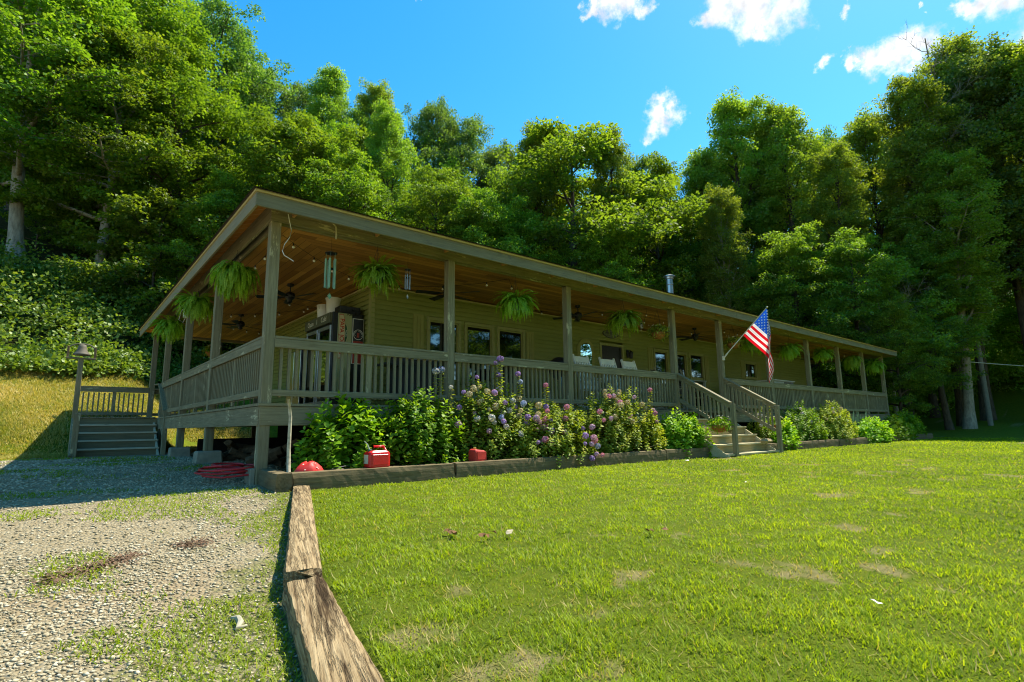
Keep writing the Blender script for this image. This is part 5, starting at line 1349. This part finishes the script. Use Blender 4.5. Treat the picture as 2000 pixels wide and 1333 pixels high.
# ceiling fans
def fan(x, y, label, rot):
    e = empty('ceiling_fan', (x, y, 2.63), rot, label, 'ceiling fan', 'ceiling fans on the porch')
    mb = MB(); mb.lathe([(.065, 0), (.06, -.05), (.02, -.06)], n=14); mb.tube([(0, 0, -.05), (0, 0, -.20)], .012, 8); mb.build('rod', M_BLACK, e)
    mb = MB(); mb.lathe([(.03, -.17), (.09, -.20), (.105, -.26), (.09, -.31), (.05, -.34), (.055, -.38), (.02, -.40)], n=18); mb.build('motor', M_BLACK, e, smooth=True)
    for k in range(5):
        a = k*2*pi/5; c, s = cos(a), sin(a); mb = MB()
        P = lambda r, w, z: (r*c-w*s, r*s+w*c, z)
        mb.hexa([P(.09, -.02, -.285), P(.20, -.03, -.295), P(.20, .03, -.285), P(.09, .02, -.275), P(.09, -.02, -.275), P(.20, -.03, -.285), P(.20, .03, -.275), P(.09, .02, -.265)])
        mb.hexa([P(.19, -.055, -.30), P(.66, -.07, -.30), P(.66, .07, -.275), P(.19, .055, -.28), P(.19, -.055, -.292), P(.66, -.07, -.292), P(.66, .07, -.267), P(.19, .055, -.272)])
        mb.build('blade', M_BLACK, e)
    return e
fan(1.32, 3.45, 'black ceiling fan on the side porch nearest the corner', .1); fan(1.30, 7.3, 'black ceiling fan further back on the side porch', .5)
for i, (x, lab) in enumerate([(3.75, 'black ceiling fan beside the second front post'), (7.6, 'black ceiling fan above the left rocking chair'), (12.9, 'black ceiling fan above the front steps'), (17.6, 'black ceiling fan near the small window'), (22.3, 'farthest black ceiling fan')]): fan(x, 1.22, lab, .3+i*.5)
# wind chimes
def chime(x, y, z0, ntube, R_, Ls, rt, mat, label, sail):
    e = empty('wind_chime', (x, y, z0), .4, label, 'wind chime'); 
    mb = MB(); mb.tube([(0, 0, 2.58-z0), (0, 0, .02)], .002, 4); mb.build('cord', M_WIRE, e)
    mb = MB(); mb.lathe([(R_*1.05, 0), (R_*1.1, .01), (R_*.5, .022)], n=18); mb.build('top_disc', M_BLACK, e)
    for k in range(ntube):
        a = 2*pi*k/ntube; p = (R_*.85*cos(a), R_*.85*sin(a)); mb = MB(); l = Ls*(1+.10*k/ntube); mb.tube([(p[0], p[1], 0), (p[0], p[1], -.09)], .0015, 4)
        mb.tube([(p[0], p[1], -.09), (p[0], p[1], -.09-l)], rt, 10); mb.build('chime_tube', mat, e, smooth=False)
    mb = MB(); mb.tube([(0, 0, 0), (0, 0, -Ls-.20)], .0015, 4); mb.lathe([(.03, -.01), (.035, 0), (.03, .01)], (0, 0, -Ls*.55), 10); mb.build('clapper', M_BLACK, e)
    mb = MB(); s = sail
    mb.v = [(0, -.004, -Ls-.18), (s, 0, -Ls-.18-s*1.2), (0, -.004, -Ls-.18-s*2.4), (-s, 0, -Ls-.18-s*1.2), (0, .004, -Ls-.18-s*1.2)]; mb.f = [(0, 1, 4), (1, 2, 4), (2, 3, 4), (3, 0, 4)]; mb.m = [0]*4; mb.build('sail', mat, e)
chime(.87, .10, 2.32, 5, .085, .44, .017, plain('patina_tubes', (.20, .36, .25), .5, .15, .4), 'large green patina wind chime by the corner post', .045)
chime(2.20, .10, 2.30, 5, .05, .24, .008, M_STEEL, 'small silver wind chime left of the second post', .035)
chime(9.75, .9, 2.42, 4, .04, .10, .008, M_STEEL, 'tiny wind chime near the step post', .03)
# string lights
def strings(name, pts, label, every=.55):
    e = empty(name, (0, 0, 0), 0, label, 'string lights', 'bulb strings under the porch ceiling'); mb = MB(); bulbs = []
    for a, b in zip(pts, pts[1:]):
        a = np.array(a); b = np.array(b); n = 10; q = [a+(b-a)*k/n+np.array([0, 0, -.10*4*(k/n)*(1-k/n)]) for k in range(n+1)]; mb.tube([tuple(v) for v in q], .004, 4)
        L_ = np.linalg.norm(b-a); m = int(L_/every)
        for k in range(m): t = (k+.5)/m; bulbs.append(a+(b-a)*t+np.array([0, 0, -.10*4*t*(1-t)]))
    mb.build('wire', M_WIRE, e); me = None
    for b in bulbs:
        if me is None:
            m2 = MB(); m2.lathe([(.012, -.005), (.012, -.035), (.010, -.04)][::-1], n=8, mi=1); m2.lathe([(.008, -.085), (.022, -.07), (.024, -.06), (.012, -.04)], n=10); o = m2.build('bulb', [M_BULB, M_BLACK], e, smooth=True); me = o.data
        else: o = bpy.data.objects.new('bulb', me); COL.objects.link(o); o.parent = e
        o.location = tuple(b)
zc = 2.60
strings('string_lights', [(2.55, 2.3, zc), (.25, .5, zc), (.3, 3.6, zc), (2.5, 5.2, zc), (.3, 7.5, zc), (2.5, 9.5, zc)], 'string of clear bulbs zigzagging over the side porch')
strings('string_lights', [(2.7, 2.25, zc), (4.6, .3, zc), (6.8, 2.25, zc), (9.2, .3, zc), (11.5, 2.25, zc)], 'string of clear bulbs zigzagging over the front porch left of the steps', .7)
strings('string_lights', [(11.6, 2.25, zc), (14.0, .3, zc), (16.5, 2.25, zc), (19, .3, zc), (21.5, 2.25, zc), (24, .3, zc)], 'string of clear bulbs zigzagging over the porch right of the steps', .8)
# loose white cable at the corner, strap, conduit box
mb = MB(); cp = [(.10, -.24, 2.66), (.13, -.21, 2.58), (.17, -.2, 2.45), (.15, -.2, 2.34), (.085, -.2, 2.22), (.06, -.2, 2.12), (.09, -.2, 2.06), (.15, -.2, 2.035), (.22, -.2, 2.0)]
tag(mb.tube(cp, .0065, 6) or mb.build('loose_cable', plain('white_cable', (.62, .60, .50), .5), None, smooth=True), 'loose white cable dangling from the soffit by the corner post', 'cable')
mb = MB(); mb.tube([(.72, -.30, 2.66), (.78, -.28, 2.62), (.80, -.25, 2.52), (.80, -.25, 2.44)], .012, 6)
tag(mb.build('hanging_strap', plain('straw_strap', (.42, .36, .18), .8), None), 'short tan strap hanging from the soffit above the green wind chime', 'strap')
e = empty('junction_box', (-.09, 6.3, 2.35), 0, 'white box with a looped cable on the side post', 'junction box'); mb = MB(); mb.box(-.05, -.06, -.14, .03, .06, .14); mb.build('box', M_WHITE, e, .01)
mb = MB(); mb.tube([(-.02, 0, .14), (-.1, .0, .0), (-.12, .1, -.18), (-.02, .2, -.22), (0, .06, -.14)], .006, 5); mb.build('cable', M_WHITE, e)
# bell on its post
e = empty('dinner_bell', (-1.82, 9.52, 0), 0, 'cast iron dinner bell on a wooden post at the side steps', 'bell')
mb = MB(); mb.box(-.055, -.055, -.95, .055, .055, 1.46); mb.build('post', gray('z'), e, .006)
mb = MB(); mb.box(-.30, -.06, 1.46, .30, .06, 1.50); mb.build('platform', gray('x'), e, .004)
M_IRON = plain('old_iron', (.13, .115, .08), .7, .3, .3)
for s in (-1, 1): mb = MB(); mb.box(s*.27-.025, -.04, 1.50, s*.27+.025, .04, 1.78); mb.build('upright', plain('rust_wood', (.20, .13, .06), .8), e, .004)
mb = MB(); mb.tube([(.26*cos(t), 0, 1.72+.13*sin(t)) for t in np.linspace(0, pi, 11)], .016, 7); mb.build('yoke', M_IRON, e, smooth=True)
mb = MB(); mb.lathe([(.19, 1.56), (.165, 1.60), (.11, 1.68), (.09, 1.76), (.075, 1.82), (.03, 1.84)], n=22); mb.build('bell', M_IRON, e, smooth=True)
# flag
def cloth(name, c):
    m, N, L, o = newmat(name); d = N.new('ShaderNodeBsdfDiffuse'); t = N.new('ShaderNodeBsdfTranslucent'); x = N.new('ShaderNodeMixShader'); x.inputs[0].default_value = .5
    for q in (d, t): q.inputs['Color'].default_value = (*c, 1)
    L.new(d.outputs[0], x.inputs[1]); L.new(t.outputs[0], x.inputs[2]); L.new(x.outputs[0], o.inputs['Surface']); return m
e = empty('flag', (12.12, -.09, 1.50), 0, 'American flag on an angled white pole fixed to the step post', 'flag')
tipv = Vector((0, -1.33, 1.22)); mb = MB(); mb.tube([(0, 0, 0), tuple(tipv)], .013, 8); mb.build('pole', M_WHITE, e, smooth=True)
mb = MB(); mb.lathe([(.012, -.02), (.03, 0), (.012, .03)], tuple(tipv), 10); mb.build('finial', plain('gilt', (.55, .48, .28), .4, metal=.6), e)
mb = MB(); mb.box(-.035, -.02, -.07, .035, .02, .05); mb.tube([(0, -.01, -.01), tuple(tipv*.09)], .022, 8); mb.build('bracket', M_WHITE, e)
pd = -tipv.normalized(); tip = tipv*.985
HO, FL = .93, 1.62
def fp(s, u):
    """s: 0 top .. 1 bottom of the hoist, u: 0 hoist .. 1 fly"""
    P0 = tip+pd*(s*HO)+Vector((0, 0, -.02)); L_ = u*FL
    down = Vector((.0, -.68, -.735)); l1 = s*HO*.98+.03
    a = min(L_, l1); p = P0+down*a
    p = p+Vector((.015*sin(a*7+s*3), 0, 0))
    if L_ > l1:
        b = L_-l1; d2 = Vector((.26, .12, -.96)).normalized(); p = p+d2*b+Vector((.05*sin(b*5.0+s*2.2)*min(1, b*2), .03*sin(b*8+s*3)*min(1, b*2), 0))
    return p
mb = MB(); NS, NU = 13*3, 60
for i in range(NS+1):
    for j in range(NU+1): mb.v.append(tuple(fp(i/NS, j/NU)))
for i in range(NS):
    for j in range(NU):
        a = i*(NU+1)+j; mb.f.append((a, a+1, a+NU+2, a+NU+1)); st = i//3
        mb.m.append(2 if (i < 21 and j < 24) else (0 if st % 2 == 0 else 1))
fl_ = mb.build('cloth', [cloth('flag_red_cloth', (.78, .010, .020)), cloth('flag_white_cloth', (.86, .83, .80)), cloth('flag_blue_cloth', (.012, .09, .52))], e, smooth=True)
st = MB()
for r9 in range(9):
    for c in range(6 if r9 % 2 == 0 else 5):
        s0 = (r9+.5+.15)/9.3*(7/13); u0 = ((c+.5)/6 if r9 % 2 == 0 else (c+1)/6)*.40; c0 = fp(s0, u0)
        du = (fp(s0, u0+.004)-fp(s0, u0-.004)).normalized(); ds = (fp(s0+.004, u0)-fp(s0-.004, u0)).normalized(); nn = du.cross(ds).normalized()
        for sg in (1, -1):
            pts = [c0+nn*.004*sg+(du*cos(k*pi/5)+ds*sin(k*pi/5))*(.027 if k % 2 == 0 else .012) for k in range(10)]
            st.face([tuple(p) for p in (pts if sg > 0 else pts[::-1])])
st.build('stars', plain('flag_white', (.8, .76, .74)), fl_)
# wire to the grey-trunked tree
gx0, gy0 = ground_at(1897, 29); 
mb = MB(); q = [np.array([gx0, gy0, 2.9])+(np.array([gx0+24, gy0-16, 2.2])-np.array([gx0, gy0, 2.9]))*t+np.array([0, 0, -.35*4*t*(1-t)]) for t in np.linspace(0, 1, 14)]
mb.tube([tuple(v) for v in q], .022, 5); tag(mb.build('overhead_wire', plain('pale_wire', (.5, .5, .42), .6), None), 'pale wire strung from the grey trunk out of the right side of the view', 'wire')
e = empty('rag', (-1.42, -4.95, gh1(-1.42, -4.95)), 0, 'dirty white rag against the nearest sleeper', 'rag'); mb = MB(); r = random.Random(2)
mb.tube([(0, .18, .02), (.03, .08, .035), (.02, -.02, .03), (-.03, -.12, .02), (.05, -.10, .025)], [.012, .025, .028, .02, .01], 7); mb.build('cloth', plain('dirty_white', (.36, .33, .23), .9, .3), e); e.scale = (.55, .6, .6)
def scrap(x, y, mat, label, cat, name, s=.05, n=1):
    r = random.Random(int(x*100+y*37)); e = None; mb = MB()
    for k in range(n):
        cx, cy = r.uniform(-.10, .10)*(n > 1), r.uniform(-.06, .06)*(n > 1); pts = []
        for q in range(7):
            a = q*2*pi/7; rr = s*r.uniform(.5, 1.1); pts.append((cx+rr*cos(a), cy+rr*sin(a), .025+r.uniform(0, .035)))
        c = (cx, cy, .05)
        for q in range(7): mb.face([c, pts[q], pts[(q+1) % 7]])
    o = mb.build(name, mat, None); o.location = (x, y, gh1(x, y)); tag(o, label, cat)
M_LEAFD = plain('dead_leaf', (.19, .095, .035), .9, .3)
scrap(.62, -6.93, M_WHITE, 'crumpled white paper scrap low on the lawn at right', 'litter', 'paper_scrap', .028)
scrap(.06, -4.45, M_LEAFD, 'curled dead leaves left of the lawn centre', 'dead leaf', 'dead_leaves', .035, 3); scrap(.20, -4.66, M_LEAFD, 'brown dead leaves beside the pale leaf on the lawn', 'dead leaf', 'dead_leaves', .03, 3)
scrap(.40, -4.72, plain('pale_leaf', (.42, .36, .22), .9), 'single pale dry leaf on the lawn', 'dead leaf', 'dead_leaf', .04); scrap(1.25, -5.40, M_LEAFD, 'small brown leaf clump in the middle of the lawn', 'dead leaf', 'dead_leaves', .035, 2)
scrap(7.6, -1.6, M_WHITE, 'white fleck in the grass before the bed timbers', 'litter', 'paper_scrap', .05); scrap(4.7, -4.3, M_WHITE, 'tiny white fleck in mid lawn', 'litter', 'paper_scrap', .03)
# sandstone lumps on the second step
mb = MB(); r = random.Random(9)
for k in range(3):
    o0 = len(mb.v); mb.lathe([(.09, 0), (.12, .04), (.07, .09), (.02, .10)], (.0+.14*k-.1, .02*k, 0), 7)
tag(mb.build('sandstone_rocks', plain('sandstone', (.38, .29, .15), .9, .3), None), 'pale brown rocks resting on the lowest step by the right newel', 'rock').location = (11.75, -1.28, -.82)
mb = MB()   # leaf litter streak on the drive
r = np.random.default_rng(12); n = 1800; t = r.random(n); t = t[fbm(t*9, t*0, 1, 2)>.42]; n = len(t); P = np.c_[-2.35+1.15*t+r.normal(0, .03, n), -3.66+.62*t+r.normal(0, .085, n)*(.4+r.random(n))-.06*np.sin(t*7), np.zeros(n)]; P[:, 2] = gh(P[:, 0], P[:, 1])+.006+.012*r.random(n)
V, F, k = leafset(P, unit(rdir(n, r)*np.array([1, 1, .35])), unit(rdir(n, r)*.5+np.array([0, 0, 1.])), .022*(.6+.9*r.random(n)), .008, 'kite')
me = npmesh('bark_litter', V, F); tag(link('bark_litter', me, plain('bark_chip', (.15, .088, .048), .9, .45, sc_=60)), 'streak of broken brown bark across the gravel', 'bark litter', kind='stuff')

# ============================================================ grass and gravel
def polar(n, a0, a1, r0, r1, pw, r):
    u = r.random(n); e = 2-pw; rad = (r0**e+u*(r1**e-r0**e))**(1/e); a = a0+(a1-a0)*r.random(n)
    return CAMP[0]+rad*np.sin(a), CAMP[1]+rad*np.cos(a), rad
def grass():
    r = np.random.default_rng(21)
    x, y, rad = polar(620000, .02, 1.72, .95, 34, 1.42, r)
    s = slope_s(x, y); ok = (x > tie_x(y)+.11) & (y < -1.06) & (x < 48)
    ok |= (x > 28.2) & (y >= -1.06) & (s < 9) & (x < 48)
    dp = np.maximum(drypatch(x, y), bare(x, y)); ok &= r.random(len(x)) > dp*.88
    # clumpiness
    cl = fbm(x, y, 5.5, 3); ok &= r.random(len(x)) < .35+1.1*cl
    x, y, rad, cl, dp = x[ok], y[ok], rad[ok], cl[ok], dp[ok]; n = len(x); z = gh(x, y)
    h = (.011+.055*cl**1.6)*(.55+.8*r.random(n))*(1+.02*rad)*(1-.35*dp); a = r.random(n)*6.28; tl = .35+.5*r.random(n)
    D = unit(np.c_[np.cos(a)*tl, np.sin(a)*tl, np.ones(n)]); Nn = np.c_[np.cos(a), np.sin(a), -.2*np.ones(n)]
    V, F, k = leafset(np.c_[x, y, z-.004], D, Nn, h, .0012+.00048*rad, 'blade')
    big = fbm(x, y, .35, 3); lv = np.clip(.30+.75*(big-.35)+.45*(cl-.5)+r.normal(0, .19, n)+.12*dp, 0, 1)
    tag(link('grass', npmesh('grass', V, F, np.repeat(lv, k)), LM_GRASS), 'short bright lawn grass', 'grass', kind='stuff')
    # straw and dry blades
    x, y, rad = polar(90000, -.2, 1.7, .95, 20, 1.4, r); dp = np.maximum(drypatch(x, y), bare(x, y))
    ok = (x > tie_x(y)+.11) & (y < -1.06) & (r.random(len(x)) < .14+dp*.8); x, y, rad = x[ok], y[ok], rad[ok]; n = len(x); z = gh(x, y)
    a = r.random(n)*6.28; D = unit(np.c_[np.cos(a), np.sin(a), .25+.5*r.random(n)]); h = .05*(.5+.9*r.random(n))
    V, F, k = leafset(np.c_[x, y, z], D, np.c_[np.zeros((n, 2)), np.ones(n)], h, .0012+.0004*rad, 'blade')
    tag(link('dry_grass', npmesh('dry_grass', V, F, np.repeat(np.clip(.75+r.normal(0, .2, n), 0, 1), k)), LM_STRAW), 'dry straw-coloured blades scattered through the lawn', 'dry grass', kind='stuff')
    # weeds on the drive
    x, y, rad = polar(210000, -1.15, .55, .9, 16, 1.25, r)
    dx = tie_x(y)-x; w = fbm(x, y, 1.1, 5)+np.where(y < 0, .24-.24*np.clip(dx, 0, 2), -.02)+.20*np.exp(-((y+.75-.18*(x+1))/.45)**2)
    ok = (dx > .12) & (y < 8.5) & (x < 2.2) & ~((x > -.15) & (y > -1.1)) & (r.random(len(x)) < smooth01((w-.50)/.12)*.95)
    x, y, rad = x[ok], y[ok], rad[ok]; n = len(x); z = gh(x, y); a = r.random(n)*6.28; tl = .5+.7*r.random(n)
    D = unit(np.c_[np.cos(a)*tl, np.sin(a)*tl, np.ones(n)]); h = .045*(.5+.8*r.random(n))
    V, F, k = leafset(np.c_[x, y, z], D, np.c_[np.cos(a), np.sin(a), -.2*np.ones(n)], h, .0016+.0004*rad, 'blade')
    tag(link('driveway_weeds', npmesh('driveway_weeds', V, F, np.repeat(np.clip(.45+r.normal(0, .2, n), 0, 1), k)), LM_GRASS), 'patches of green weeds growing through the gravel', 'weeds', kind='stuff')
    # rough straw-coloured bank
    n = 170000; x = -9+13*r.random(n); y = 8.4+9.5*r.random(n); s = slope_s(x, y); ok = (s > -1.4) & (s < 8.6) & ~((x > -1.9) & (y < 12.1)); x, y = x[ok], y[ok]; n = len(x); z = gh(x, y)
    a = r.random(n)*6.28; tl = .3+.8*r.random(n); D = unit(np.c_[np.cos(a)*tl, np.sin(a)*tl, np.ones(n)]); h = .10*(.5+.9*r.random(n))
    V, F, k = leafset(np.c_[x, y, z], D, np.c_[np.cos(a), np.sin(a), -.2*np.ones(n)], h, .0075, 'blade')
    g = fbm(x, y, .6, 4); lv = np.clip(.3+1.3*(g-.42)+.05*slope_s(x, y)+r.normal(0, .2, n), 0, 1)
    tag(link('bank_grass', npmesh('bank_grass', V, F, np.repeat(lv, k)), LM_STRAW), 'rough yellow mown grass on the bank behind the side steps', 'bank grass', kind='stuff')
grass()
def gravel():
    r = np.random.default_rng(33); x, y, rad = polar(260000, -1.2, .6, .85, 15, 1.3, r)
    dx = tie_x(y)-x; dens = .25+.75*smooth01((dx-.25)/.9); dens = dens*(1-.75*smooth01((fbm(x, y, .8, 4)-.54)/.08))
    ok = (dx > .10) & (y < 9.2) & (x < 2.0) & ~((x > -.1) & (y > -1.1) & (y < .3)) & ~((x > -1.9) & (y > 8.0)) & (r.random(len(x)) < dens); x, y, rad = x[ok], y[ok], rad[ok]; n = len(x)
    s = (.0028+.0065*r.random(n)**2.4)*(1+.13*rad); z = gh(x, y)+s*.25
    U = np.array([[1, 0, 0], [0, 1, 0], [-1, 0, 0], [0, -1, 0], [.1, .1, .62], [0, 0, -.5]], float)
    J = 1+r.normal(0, .22, (n, 6, 1)); a = r.random(n)*6.28; ca, sa = np.cos(a), np.sin(a)
    V = U[None]*J; V = np.stack([V[..., 0]*ca[:, None]*1.25-V[..., 1]*sa[:, None], V[..., 0]*sa[:, None]*1.25+V[..., 1]*ca[:, None], V[..., 2]], -1)*s[:, None, None]+np.stack([x, y, z], -1)[:, None]
    F0 = np.array([[0, 1, 4], [1, 2, 4], [2, 3, 4], [3, 0, 4], [1, 0, 5], [2, 1, 5], [3, 2, 5], [0, 3, 5]]); F = (np.arange(n)*6)[:, None, None]+F0
    m, N, L, o = newmat('gravel_stone'); at = N.new('ShaderNodeAttribute'); at.attribute_name = 'lv'
    bsdf(N, L, o, ramp(N, L, at.outputs['Fac'], [(0, (.22, .18, .10)), (.45, (.36, .31, .195)), (.8, (.46, .405, .27)), (1, (.56, .50, .36))]), .85, None, spec=.25)
    me = npmesh('gravel', V.reshape(-1, 3), F.reshape(-1, 3), np.repeat(r.random(n), 6)); tag(link('gravel', me, m), 'loose pale limestone gravel on the driveway', 'gravel', kind='stuff')
gravel()
